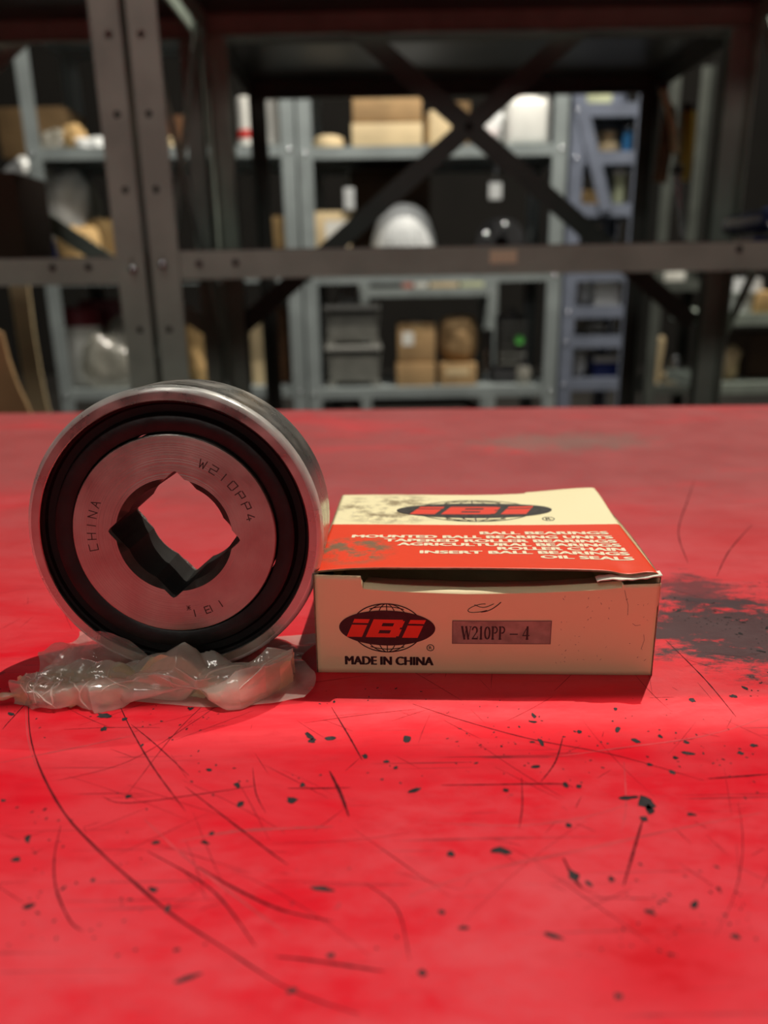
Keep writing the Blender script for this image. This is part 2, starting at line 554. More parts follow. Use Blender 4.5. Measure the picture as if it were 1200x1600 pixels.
M['film_glint'] = film_mat('glint_polythene_fold', (0.98, 0.95, 0.86), 0.55, 0.10, 0.2)
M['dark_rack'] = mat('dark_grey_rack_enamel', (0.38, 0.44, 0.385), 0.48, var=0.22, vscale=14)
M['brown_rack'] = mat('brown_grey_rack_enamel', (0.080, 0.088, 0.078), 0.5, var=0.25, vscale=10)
M['sheet'] = mat('dull_galvanised_sheet', (0.10, 0.10, 0.095), 0.36, metal=0.5, var=0.35, vscale=5)
M['grey_rack'] = mat('light_grey_rack_enamel', (0.30, 0.34, 0.345), 0.42, var=0.18, vscale=9)
M['blue_rack'] = mat('blue_grey_rack_enamel', (0.19, 0.215, 0.285), 0.42, var=0.2, vscale=9)
M['bolt'] = mat('bright_zinc_bolt', (0.75, 0.78, 0.82), 0.18, metal=1.0)
M['bolt_dark'] = mat('dark_bolt', (0.04, 0.036, 0.034), 0.5, metal=0.5)
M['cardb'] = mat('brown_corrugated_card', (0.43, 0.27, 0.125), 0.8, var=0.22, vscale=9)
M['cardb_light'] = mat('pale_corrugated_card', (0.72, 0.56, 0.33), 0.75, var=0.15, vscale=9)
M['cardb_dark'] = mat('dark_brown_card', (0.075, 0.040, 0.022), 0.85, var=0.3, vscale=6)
M['tape'] = mat('brown_parcel_tape', (0.50, 0.33, 0.16), 0.3)
M['paper'] = mat('white_paper', (0.80, 0.79, 0.74), 0.7, var=0.12, vscale=12)
M['white_pl'] = mat('white_plastic', (0.84, 0.84, 0.80), 0.4, var=0.08, vscale=15)
M['dome'] = mat('grey_white_moulded_plastic', (0.62, 0.64, 0.65), 0.45, var=0.12, vscale=30)
M['red_cap'] = mat('red_plastic', (0.62, 0.025, 0.02), 0.4)
M['maroon'] = mat('maroon_plastic', (0.16, 0.012, 0.022), 0.45)
M['blue_pl'] = mat('bright_blue_plastic', (0.04, 0.20, 0.45), 0.35)
M['navy'] = mat('dark_blue_enamel', (0.015, 0.03, 0.16), 0.25)
M['green_pl'] = mat('green_light_paint', (0.12, 0.55, 0.10), 0.5)
M['pale_green'] = mat('pale_green_carton', (0.62, 0.66, 0.42), 0.55, var=0.15, vscale=20)
M['motor'] = mat('black_cast_iron', (0.06, 0.06, 0.064), 0.42, metal=0.4, var=0.3, vscale=30)
M['grey_pl'] = mat('grey_bin_plastic', (0.20, 0.20, 0.18), 0.5, var=0.2, vscale=20)
M['tan_sack'] = mat('tan_woven_sack', (0.62, 0.40, 0.17), 0.85, var=0.25, vscale=25, bump=0.3)
M['poly_grey'] = film_mat('milky_polythene', (0.72, 0.70, 0.62), 0.60, 0.15, 0.2)
M['poly_white'] = mat('glossy_white_polythene', (0.82, 0.84, 0.84), 0.22, var=0.15, vscale=20, bump=0.4, bscale=40)
M['yellow'] = mat('mustard_plastic', (0.36, 0.24, 0.015), 0.5)
M['rust'] = mat('rusty_brown_metal', (0.17, 0.075, 0.03), 0.6, metal=0.3, var=0.4, vscale=30)
M['chrome'] = mat('polished_metal', (0.70, 0.73, 0.78), 0.15, metal=1.0)
M['pink'] = mat('faded_pink_cloth', (0.55, 0.17, 0.12), 0.8, var=0.3, vscale=15)
M['concrete'] = mat('dusty_concrete', (0.06, 0.055, 0.05), 0.85, var=0.3, vscale=3)
M['wall'] = mat('dark_painted_wall', (0.016, 0.014, 0.012), 0.9, var=0.2, vscale=2)

# ------------------------------------------------------------------ the room
FL = -0.90
def structure(name, mb, m):
    o = mb.build(name, m)
    o['kind'] = 'structure'
    return o
structure('floor', MB().box(-5, 5, -4, 9, FL-0.05, FL), M['concrete'])
structure('wall_back', MB().box(-5, 5, 9, 9.1, FL, 5), M['wall'])
structure('wall_left', MB().box(-5.1, -5, -4, 9.1, FL, 5), M['wall'])
structure('wall_right', MB().box(5, 5.1, -4, 9.1, FL, 5), M['wall'])

# unseen boards added to cut off the light, one before each lamp
def blocker_board(name, Y, lampp, edge, ztop):
    side = math.copysign(0.001, lampp[1]-edge)          # the face turned to the lamp does the cutting
    z = lampp[2]*(1-(Y+side-lampp[1])/(edge-lampp[1]))
    structure(name, MB().box(-2.2, 2.2, Y-0.001, Y+0.001, z, ztop), M['wall'])
blocker_board('light_blocker_1', 0.90, LAMP_FAR, 0.188, 4.6)
blocker_board('light_blocker_2', -0.30, LAMP_NEAR, 0.2030, 4.6)

# ------------------------------------------------------------------ the red bench
def bench():
    t = thing('workbench', 'red enamelled steel workbench with scratched and chipped top', 'workbench', (0, 0, FL))
    h = -FL
    # top: slab whose far edge runs slightly askew
    pa, pb = onz(0, 645), onz(1200, 632)
    sl = (pb.y-pa.y)/(pb.x-pa.x)
    yf = lambda x: pa.y + sl*(x-pa.x)
    def slab(u, v):
        # v runs round the section: far apron, top, near apron
        x = -1.1 + 2.2*u
        f, nr = yf(x), -0.26
        prof = [(f, -0.07), (f, -0.004), (f-0.0012, -0.0012), (f-0.004, 0), (nr+0.004, 0), (nr+0.0012, -0.0012), (nr, -0.004), (nr, -0.07)]
        y, z = prof[round(v*7)]
        return (x, y, z+h)
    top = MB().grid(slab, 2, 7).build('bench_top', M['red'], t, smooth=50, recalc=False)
    top.data.flip_normals()
    for x in (-1.03, 1.03):
        for y in (-0.2, 0.62):
            MB().box(x-0.03, x+0.03, y-0.03, y+0.03, 0, h-0.004, bev=0.004).build('leg', M['red_plain'], t)
    MB().box(-1.02, 1.02, 0.60, 0.64, 0.15, 0.20).build('stretcher', M['red_plain'], t)

    rnd = random.Random(5)
    def strip(pts, wd, z=0.00006):
        """thin ribbon lying on the bench top, pts in (x, y)"""
        vs, fs = [], []
        n = len(pts)
        for i, p in enumerate(pts):
            a, b = pts[max(i-1, 0)], pts[min(i+1, n-1)]
            dx, dy = b[0]-a[0], b[1]-a[1]
            L = math.hypot(dx, dy) or 1
            ww = wd*(0.25+0.75*math.sin(math.pi*(i+0.35)/(n-0.3)))*(0.7+0.6*rnd.random())/2
            vs += [(p[0]-dy/L*ww, p[1]+dx/L*ww, z+h), (p[0]+dy/L*ww, p[1]-dx/L*ww, z+h)]
        for i in range(n-1):
            fs.append((2*i, 2*i+1, 2*i+3, 2*i+2))
        return vs, fs
    def smooth_line(px, n=26):
        P = [onz(*p) for p in px]
        P = [(p.x, p.y) for p in P]
        out = []
        for i in range(n):
            t_ = i/(n-1)*(len(P)-1)
            k = min(int(t_), len(P)-2)
            f = t_-k
            p0, p1, p2, p3 = P[max(k-1, 0)], P[k], P[k+1], P[min(k+2, len(P)-1)]
            q = []
            for c in (0, 1):
                q.append(0.5*(2*p1[c] + (p2[c]-p0[c])*f + (2*p0[c]-5*p1[c]+4*p2[c]-p3[c])*f*f + (3*p1[c]-p0[c]-3*p2[c]+p3[c])*f**3))
            out.append(tuple(q))
        return out
    # the long scratches one can follow in the enamel
    dark = [
        ([(45, 1075), (46, 1140), (62, 1200), (100, 1270), (150, 1325), (205, 1375), (270, 1430), (350, 1482), (450, 1545), (560, 1585)], 0.00055),
        ([(186, 1100), (205, 1140), (240, 1200), (290, 1268)], 0.00042), ([(205, 1132), (245, 1165), (295, 1212)], 0.0003),
        ([(290, 1230), (355, 1280), (420, 1330), (450, 1352)], 0.00038), ([(310, 1355), (370, 1390), (440, 1422), (520, 1440)], 0.00055),
        ([(515, 1205), (532, 1240), (545, 1276)], 0.0008), ([(518, 1105), (545, 1150), (566, 1188)], 0.0005),
        ([(450, 1232), (500, 1232), (548, 1231)], 0.0004), ([(690, 1227), (780, 1226), (870, 1225), (895, 1230)], 0.00045),
        ([(645, 1100), (720, 1125), (830, 1155), (960, 1180), (1100, 1220)], 0.00035), ([(880, 1150), (868, 1190), (845, 1222)], 0.0004),
        ([(1005, 1278), (990, 1330), (974, 1385)], 0.0006), ([(1105, 1217), (1160, 1213), (1200, 1210)], 0.00055),
        ([(880, 1340), (895, 1370), (910, 1388)], 0.0007), ([(60, 1080), (40, 1100), (12, 1130), (4, 1140)], 0.0003),
        ([(95, 1290), (85, 1340), (88, 1390), (110, 1440), (130, 1455)], 0.0004), ([(160, 1245), (200, 1255), (320, 1240), (400, 1228)], 0.0003),
        ([(100, 1140), (170, 1137), (250, 1137)], 0.0002), ([(330, 1090), (270, 1150), (200, 1240)], 0.0002),
        ([(370, 1080), (300, 1130), (200, 1190), (90, 1220)], 0.0002), ([(230, 1330), (330, 1390), (400, 1480)], 0.0004),
        ([(430, 1495), (480, 1500), (560, 1512), (600, 1518)], 0.0005), ([(395, 1200), (400, 1240), (415, 1270)], 0.00025),
        ([(815, 1215), (816, 1260), (811, 1295)], 0.0003), ([(1075, 880), (1060, 830), (1075, 780), (1085, 750)], 0.0006),
        ([(1120, 900), (1140, 860), (1175, 820)], 0.0005), ([(1040, 1000), (1100, 1060), (1150, 1120)], 0.0004),
        ([(570, 1380), (620, 1420), (640, 1500)], 0.0003), ([(475, 1130), (560, 1118), (650, 1108)], 0.0002),
    ]
    for pts, wd in dark:
        vs, fs = strip(smooth_line(pts, 34), wd)
        MB().add(vs, fs).build('scratch', M['scratch_dark'], top, recalc=False)
    light = [
        ([(0, 1192), (60, 1180), (140, 1164), (215, 1148)], 0.0006), ([(640, 1400), (760, 1360), (900, 1330), (1060, 1295), (1190, 1270)], 0.0007),
        ([(660, 1285), (800, 1290), (900, 1280), (980, 1258)], 0.0005), ([(280, 1315), (360, 1300), (440, 1295), (520, 1292)], 0.0009),
        ([(840, 1186), (960, 1170), (1100, 1150), (1200, 1120)], 0.0004), ([(225, 1280), (290, 1340), (380, 1410), (450, 1460)], 0.0006),
        ([(40, 1090), (43, 1150), (58, 1203)], 0.0003), ([(975, 1190), (978, 1260), (970, 1300)], 0.0004),
    ]
    for pts, wd in light:
        vs, fs = strip(smooth_line(pts, 30), wd, 0.00005)
        MB().add(vs, fs).build('scratch', M['scratch_light'], top, recalc=False)
    # chips: flakes of paint gone, ragged patches of primer
    def flake(cx, cy, a, b, rot, z=0.00008, n=11):
        vs = [(cx, cy, z+h)]
        for k in range(n):
            an = 2*math.pi*k/n
            r = 0.62+0.55*rnd.random()
            x, y = a*r*math.cos(an), b*r*math.sin(an)
            vs.append((cx+x*math.cos(rot)-y*math.sin(rot), cy+x*math.sin(rot)+y*math.cos(rot), z+h))
        return vs, [(0, 1+k, 1+(k+1) % n) for k in range(n)]
    chips = [(456, 1250, 10, 6), (376, 1257, 6, 5), (483, 1150, 6, 9), (487, 1158, 7, 4), (516, 1154, 9, 3), (473, 1227, 5, 4), (636, 1154, 9, 6), (993, 1157, 6, 5),
             (1010, 1255, 15, 12), (1007, 1280, 7, 5), (980, 1247, 18, 4), (784, 1330, 22, 6), (705, 1335, 7, 6), (889, 1290, 6, 4), (1080, 1273, 8, 3), (1015, 1195, 6, 3),
             (1050, 1207, 5, 4), (897, 1369, 9, 9), (920, 1381, 5, 6), (243, 1317, 8, 3), (320, 1317, 9, 3), (508, 1390, 22, 4), (240, 1390, 9, 4), (262, 1419, 5, 8),
             (295, 1528, 22, 5), (660, 1520, 8, 7), (690, 1426, 6, 4), (865, 1463, 18, 4), (966, 1557, 8, 6), (1150, 1464, 9, 5), (456, 1548, 9, 5), (517, 1493, 8, 4),
             (1072, 1160, 5, 3), (1157, 1177, 5, 3), (1178, 1165, 6, 3), (648, 1235, 12, 3), (955, 1374, 6, 5), (330, 1303, 5, 4), (200, 1245, 5, 4), (163, 1119, 14, 4),
             (162, 1139, 5, 4), (195, 1124, 5, 3), (965, 1141, 4, 6), (962, 1108, 4, 3), (1146, 1088, 6, 3), (1082, 1094, 5, 4), (905, 1229, 5, 3), (845, 1160, 4, 8),
             (570, 1762-580, 5, 4), (604, 1190, 5, 3), (618, 1200, 4, 3), (725, 1450, 9, 3), (1015, 1265, 9, 9), (790, 1245-10, 5, 3), (25, 1343, 8, 4), (146, 1375, 4, 3)]
    for cx, cy, a, b in chips:
        p = onz(cx, cy)
        q = onz(cx+a, cy)
        s_ = onz(cx, cy-b)
        vs, fs = flake(p.x, p.y, abs(q.x-p.x), abs(s_.y-p.y), rnd.uniform(-.5, .5))
        MB().add(vs, fs).build('paint_chip', M['chip'], top, recalc=False)
    dust = MB()
    for k in range(1700):
        px, py = rnd.uniform(0, 1200), 1075 + 420*rnd.random()**1.6
        if rnd.random() < 0.3:
            px, py = rnd.uniform(1030, 1200), rnd.uniform(900, 1120)
        p = onz(px, py)
        if noise.noise((p.x*25, p.y*25, 3)) < -0.05 + 0.25*rnd.random():
            continue
        a = rnd.uniform(0.0001, 0.00032)*(3 if rnd.random() < 0.10 else 1)
        vs, fs = flake(p.x, p.y, a*rnd.uniform(1, 2.2), a, rnd.uniform(0, 3.1), 0.00007, 7)
        dust.add(vs, fs)
    tag(dust.build('paint_flecks', M['chip'], top, recalc=False), kind='stuff')
    hair = MB()
    for k in range(170):
        p = onz(rnd.uniform(-100, 1250), rnd.uniform(900, 1420))
        a = rnd.choice((0.5, 0.7, -0.9, -0.6, 1.5, 2.2, 0.1)) + rnd.gauss(0, 0.25)
        L = rnd.uniform(0.004, 0.05)*rnd.random()
        cv = rnd.gauss(0, 2.5)
        pts = []
        for i in range(9):
            s_ = (i/8-0.5)*L
            an = a + cv*s_
            pts.append((p.x+s_*math.cos(an), p.y+s_*math.sin(an)))
        vs, fs = strip(pts, rnd.uniform(0.00007, 0.00016), 0.00004)
        hair.add(vs, fs)
    tag(hair.build('hairline_scratches', M['scratch_dark'], top, recalc=False), kind='stuff')
bench()

# ------------------------------------------------------------------ stroke lettering (for etched and typed marks)
GL = {  # polylines in a unit cell
    'W': [[(0, 1), (.22, 0), (.5, .72), (.78, 0), (1, 1)]], '2': [[(0, 1), (1, 1), (1, .52), (0, .48), (0, 0), (1, 0)]],
    '1': [[(.5, 1), (.5, 0)]], '0': [[(.1, 1), (1, 1), (1, .1)], [(.9, 0), (0, 0), (0, .9)]],
    'P': [[(0, 0), (0, .85)], [(.1, 1), (1, 1), (1, .48), (.12, .48)]], '4': [[(1, .3), (0, .3), (.62, 1)], [(.72, .55), (.72, 0)]],
    'C': [[(1, 1), (0, 1), (0, 0), (1, 0)]], 'H': [[(0, 0), (0, 1)], [(1, 0), (1, 1)], [(.08, .5), (.92, .5)]], 'I': [[(.5, 1), (.5, 0)]],
    'N': [[(0, 0), (0, 1), (1, 0), (1, 1)]], 'A': [[(0, 0), (.5, 1), (1, 0)], [(.2, .38), (.8, .38)]],
    'B': [[(0, 1), (0, 0)], [(.25, 1), (1, 1), (1, 0), (.25, 0)], [(.3, .5), (.95, .5)]],
    '*': [[(0, 0), (1, 1)], [(0, 1), (1, 0)], [(.5, 0), (.5, 1)], [(0, .5), (1, .5)]],
}
def ribbon(mb, pts, wd, place, mi=0):
    """flat stroke through 2D points; place(x, y) gives the 3D point"""
    for (a, b) in zip(pts[:-1], pts[1:]):
        dx, dy = b[0]-a[0], b[1]-a[1]
        L = math.hypot(dx, dy) or 1
        nx, ny = -dy/L*wd/2, dx/L*wd/2
        ex, ey = dx/L*wd*0.3, dy/L*wd*0.3
        q = [(a[0]-ex+nx, a[1]-ey+ny), (a[0]-ex-nx, a[1]-ey-ny), (b[0]+ex-nx, b[1]+ey-ny), (b[0]+ex+nx, b[1]+ey+ny)]
        mb.add([place(*p) for p in q], [(0, 1, 2, 3)], mi)

# ------------------------------------------------------------------ the bearing
def bearing():
    mm = 0.001018
    OR = 45.0
    root = thing('ball_bearing', 'steel insert bearing with square bore standing on edge on crumpled plastic', 'bearing', (-0.0647, 0.2215, 0.0012))
    root.rotation_euler = (R(-3.4), 0, R(-0.4))
    c = (0, 0, OR*mm)
    W_ = 30.2
    sc = lambda pr: [(r*mm, y*mm) for r, y in pr]
    ring = MB().lathe(sc([(40.6, 2.6), (40.6, 0.25), (40.85, 0), (43.1, 0)]), 160, 'y', c, 0, caps=False)
    ring.lathe(sc([(43.1, 0), (43.35, .10), (44.2, .9), (44.75, 1.9), (45, 3.2)]), 160, 'y', c, 1, caps=False)
    ring.lathe(sc([(45, 3.2), (45, W_-2.1)]), 160, 'y', c, 0, caps=False)
    ring.lathe(sc([(45, W_-2.1), (43.6, W_), (40.6, W_), (40.6, W_-2.6)]), 160, 'y', c, 1, caps=False)
    # shift so that the tool-mark rings centre on the axis
    def centred(mb, name, mats, smooth, parent=root):
        mb.v = [(v[0], v[1], v[2]-c[2]) for v in mb.v]
        o = mb.build(name, mats, parent, smooth=smooth)
        o.location = c
        return o
    centred(ring, 'outer_ring', [M['steel_ring'], M['steel_chamfer']], 25)
    seal = MB()
    for flip in (False, True):
        pr = [(40.7, 2.0), (39.9, 2.2), (39.3, 3.2), (37.2, 3.4), (36.6, 2.6), (36.3, 1.2)]
        pr = [(r, W_-y) if flip else (r, y) for r, y in pr]
        seal.lathe(sc(pr), 128, 'y', c, 0, caps=False)
    centred(seal, 'seal', M['rubber'], 40)
    sh = MB()
    for flip in (False, True):
        pr = [(36.35, 1.6), (36.2, 1.0), (35.7, 0.75), (33.5, 1.1), (32.0, 1.25), (31.4, 1.5), (31.2, 3.5)]
        pr = [(r, W_-y) if flip else (r, y) for r, y in pr]
        sh.lathe(sc(pr), 128, 'y', c, 0, caps=False)
    centred(sh, 'shield', M['shield'], 40)
    # inner ring: square bore broached through a round hole, countersunk at both ends
    HS, RH, RC_ = 14.35, 15.5, 17.65
    ROT = R(45 - 5.0)
    angs = set()
    for k in range(144):
        angs.add(round(2*math.pi*k/144, 6))
    for q in range(4):
        base = q*math.pi/2
        angs.add(round((base+math.pi/4) % (2*math.pi), 6))
        for rr in (RH, RC_):
            d = math.acos(HS/rr)
            for s_ in (-1, 1):
                angs.add(round((base+s_*d) % (2*math.pi), 6))
    A = sorted(angs)
    sq = lambda a: min(HS/max(abs(math.cos(a)), abs(math.sin(a))), 19.9)
    N = len(A)
    def ringpts(rf, y):
        return [(rf(a)*mm*math.cos(a+ROT), y*mm, rf(a)*mm*math.sin(a+ROT)) for a in A]
    rows_spec = [(lambda a: 30.8, 6.0), (lambda a: 30.8, .35), (lambda a: 30.5, 0), (lambda a: max(sq(a), RC_), 0), (lambda a: max(sq(a), RH), 2.3),
                 (lambda a: max(sq(a), RH), W_-2.6), (lambda a: max(sq(a), RH)+0.25, W_-1.6), (lambda a: max(sq(a)+.5, RC_), W_), (lambda a: 30.5, W_), (lambda a: 30.8, W_-.4), (lambda a: 30.8, W_-6)]
    mats_row = [0, 0, 0, 2, 1, 3, 3, 0, 0, 0]
    inner = MB()
    vs = []
    for rf, y in rows_spec:
        vs += ringpts(rf, y)
    inner.v = vs
    for j in range(len(rows_spec)-1):
        for i in range(N):
            i2 = (i+1) % N
            inner.f.append([j*N+i, j*N+i2, (j+1)*N+i2, (j+1)*N+i])
            inner.mi.append(mats_row[j])
    io = inner.build('inner_ring', [M['steel_face'], M['bore_black'], M['csink'], M['bore_edge']], root, smooth=20)
    io.location = c
    # balls carried between the rings keep the inside from being hollow
    bl = MB()
    for k in range(10):
        a = 2*math.pi*k/10
        cx, cz = 35.8*mm*math.cos(a), 35.8*mm*math.sin(a)
        bl.lathe([(4.6*mm*math.sin(math.pi*i/6), -4.6*mm*math.cos(math.pi*i/6)) for i in range(7)], 10, 'z', (cx, W_/2*mm, cz), caps=False)
    bl.build('ball_set', M['chrome'], root, smooth=179, loc=c)
    # etched marks, tops outward, read clockwise
    def etched(text, a0, a1, r, hgt, wd, cw, name='etched_mark'):
        mb = MB()
        n = len(text)
        for i, ch in enumerate(text):
            a = R(a0 + (a1-a0)*i/(n-1)) if n > 1 else R(a0)
            def place(x, y):
                rr = (r+(y-.5)*hgt)*mm
                an = a + (x-.5)*cw/r
                return (rr*math.sin(an), -0.00004, rr*math.cos(an))
            for pl in GL[ch]:
                def pl2(x, y):
                    return place(.5+(x-.5*cw)/cw, y/hgt)
                ribbon(mb, [(x*cw, y*hgt) for x, y in pl], wd, pl2)
        mb.build(name, M['etch'], io, recalc=False)
    etched('W210PP4', 25, 77, 24.0, 2.5, 0.34, 2.0, 'etched_number')
    etched('CHINA', -97.5, -66, 25.0, 2.6, 0.30, 1.9, 'etched_origin')
    etched('IBI', 150, 170, 25.3, 2.2, 0.34, 1.9, 'etched_maker')
    etched('*', 173.5, 173.5, 23.3, 1.5, 0.2, 1.2, 'etched_star')
bearing()

# ------------------------------------------------------------------ the crumpled bag under it
def crease(p, k, seed):
    rnd = random.Random(seed)
    s_ = 0.0
    q = Vector(p) + noise.noise_vector(Vector(p)*k*0.35)*(0.35/k)
    for i in range(6):
        d = Vector((rnd.gauss(0, 1), rnd.gauss(0, 1), rnd.gauss(0, .5))).normalized()
        kk = k*(0.6+0.35*i)
        x = q.dot(d)*kk + rnd.random()*7
        tri = abs((x % 2)-1)
        s_ += (tri-0.5)/(1+0.55*i)
    return s_

def crumple(seed, n, s0, s1, t0, t1, q=0.035, slope=0.35, lift=1.0):
    """ridged folds: lower envelope of many tilted shallow bowls over the (s, t) sheet, in mm"""
    rnd = random.Random(seed)
    cells = [(rnd.uniform(s0, s1), rnd.uniform(t0, t1), rnd.gauss(0, slope), rnd.gauss(0, slope), rnd.uniform(-lift, lift)) for _ in range(n)]
    def h(s_, t_):
        return min(b + gx*(s_-cs) + gy*(t_-ct) + q*((s_-cs)**2+(t_-ct)**2) for cs, ct, gx, gy, b in cells)
    return h

def plastic_bag():
    mm = 0.001
    t = thing('plastic_bag', 'crumpled clear plastic bag flattened under the steel bearing', 'plastic bag', (-0.075, 0.215, 0))
    o0 = Vector((-0.075, 0.215, 0))
    def spline(tab, s_):
        n = len(tab)-1
        x = s_*n
        k = min(int(x), n-1)
        f = x-k
        f = f*f*(3-2*f)
        return tab[k]*(1-f)+tab[k+1]*f
    # rolled wad in front of the bearing: centre line X, centre Y, half depth, height
    YB = 219.4                                   # the ring's face stands just behind this
    XS = [-113, -106, -97, -86, -75, -64, -53, -43, -36, -29]
    YC = [211, 210, 209.5, 210, 210.5, 209.5, 207.5, 208, 211, 216]
    HD = [4.0, 7.0, 8.5, 8.8, 8.2, 9.0, 10.5, 9.5, 6.5, 2.0]
    HT = [4.5, 9.0, 10.5, 11.0, 10.5, 10.0, 10.5, 11.5, 12.5, 12.5]
    def wad(scale, seed, amp, fine):
        c1 = crumple(seed, 70, -118, -24, -4, 34, 0.045, 0.40, 0.9)
        c2 = crumple(seed+1, 90, -118, -24, -4, 34, 0.06, 0.35, 0.7)
        def fn(u, v):
            X, yc, hd, ht = spline(XS, u), spline(YC, u), spline(HD, u)*scale, spline(HT, u)*scale
            a = 2*math.pi*v
            ca, sa = math.cos(a), math.sin(a)
            p = Vector((X, yc + hd*math.copysign(abs(ca)**0.8, ca), ht*0.5 + ht*0.5*math.copysign(abs(sa)**0.8, sa)))
            tt = 15 + 15*ca*0.999 + 0.6*ht*0.5*sa
            cr = (c1(X, tt) - c2(X+3, tt))*amp + crease(p, 0.30, seed+9)*fine
            p = p + Vector((0.1*ca, ca*0.8, sa*0.9))*cr
            p.z = max(p.z, 0.25 + 0.2*ca)
            p.y = min(p.y, YB)
            return p*mm - o0
        return fn
    MB().grid(wad(1.0, 3, 0.95, 0.10), 190, 90).build('outer_film', M['film'], t, smooth=35, recalc=False)
    MB().grid(wad(0.80, 11, 1.0, 0.12), 140, 64).build('folded_film', M['film_in'], t, smooth=35, recalc=False)
    # fold lines in whiter film, painting in the highlight streaks
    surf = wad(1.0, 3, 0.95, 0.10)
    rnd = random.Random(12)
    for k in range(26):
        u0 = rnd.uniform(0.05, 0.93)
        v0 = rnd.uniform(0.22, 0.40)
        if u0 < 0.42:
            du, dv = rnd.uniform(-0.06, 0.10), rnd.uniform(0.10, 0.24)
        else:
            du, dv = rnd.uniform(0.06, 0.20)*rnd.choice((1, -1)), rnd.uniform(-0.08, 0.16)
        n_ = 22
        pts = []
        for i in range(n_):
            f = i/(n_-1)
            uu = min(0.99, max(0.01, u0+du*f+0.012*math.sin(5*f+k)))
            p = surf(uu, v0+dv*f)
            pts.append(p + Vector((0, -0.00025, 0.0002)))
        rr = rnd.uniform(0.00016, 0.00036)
        MB().tube(pts, [rr*(0.25+math.sin(math.pi*(i+.5)/n_)) for i in range(n_)], 6, caps=False).build('fold_glint', M['film_glint'], t, smooth=179, recalc=False)
    # flat sheet lying beneath the bearing, poking out behind it on both sides
    def flat(u, v):
        X = -113 + 88*u + 3*math.sin(9*v)
        Y = 206 + 46*v + 4*math.sin(5*u+1)
        z = 0.35 + 0.22*crease(Vector((X, Y, 0)), 0.16, 31)
        edge = abs(X+66)/45
        if edge > 0.5:
            z += (edge-0.5)*13*(0.6+0.4*crease(Vector((X, Y, 2)), 0.10, 23))*math.sin(math.pi*min(1, .15+v))
        z = max(z, 0.12)
        if abs(X+66) < 45 and 219 < Y < 256:     # keep below the ring where it stands
            z = min(z, 0.8 + 45 - math.sqrt(45*45-(X+66)**2))
        return Vector((X, Y, z))*mm - o0
    MB().grid(flat, 90, 44).build('flat_film', M['film'], t, smooth=35, recalc=False)
    # standing corner at one end: two loose layers
    def corner(seed, x0, wid, hgt, yy):
        def fn(u, v):
            X = x0 + wid*u
            top = hgt*(0.55+0.6*math.sin(math.pi*min(1, 0.10+u*0.9)))
            z = 0.3 + top*v
            Y = yy + 4*v + 3*u + 1.6*crease(Vector((X, 0, z)), 0.16, seed)
            X += 6*v*(1-u) + 1.0*crease(Vector((z, X, 3)), 0.15, seed+3)
            return Vector((X, min(Y, YB), max(z, 0.15)))*mm - o0
        return fn
    MB().grid(corner(41, -115, 26, 8.5, 209), 36, 26).build('loose_corner', M['film_thin'], t, smooth=35, recalc=False)
    MB().grid(corner(47, -109, 34, 15, 213.5), 36, 26).build('loose_corner', M['film_thin'], t, smooth=35, recalc=False)
    # rolled hem sticking out
    pts = []
    for i in range(24):
        f = i/23
        pts.append(Vector((-117.5+26*f, 206.5-0.8*f+0.4*math.sin(7*f), 2.3+1.2*math.sin(3*f)))*mm - o0)
    MB().tube(pts, [0.0010+0.0003*math.sin(i*1.3) for i in range(24)], 10, caps=False).build('rolled_hem', M['film_in'], t, smooth=179, recalc=False)
plastic_bag()

# ------------------------------------------------------------------ the carton
def text2d(s, offset=0.0, font=None, shear=0.0):
    cu = bpy.data.curves.new('tmp_text', 'FONT')
    cu.body = s
    cu.size = 1.0
    cu.offset = offset
    cu.resolution_u = 3
    cu.shear = shear
    o = bpy.data.objects.new('tmp_text', cu)
    COL.objects.link(o)
    dg = bpy.context.evaluated_depsgraph_get()
    me = o.evaluated_get(dg).to_mesh()
    vs = [(v.co.x, v.co.y) for v in me.vertices]
    fs = [tuple(p.vertices) for p in me.polygons]
    o.evaluated_get(dg).to_mesh_clear()
    bpy.data.objects.remove(o, do_unlink=True)
    bpy.data.curves.remove(cu)
    x0, x1 = min(v[0] for v in vs), max(v[0] for v in vs)
    y0, y1 = min(v[1] for v in vs), max(v[1] for v in vs)
    return [((v[0]-x0)/(x1-x0), (v[1]-y0)/(y1-y0)) for v in vs], fs

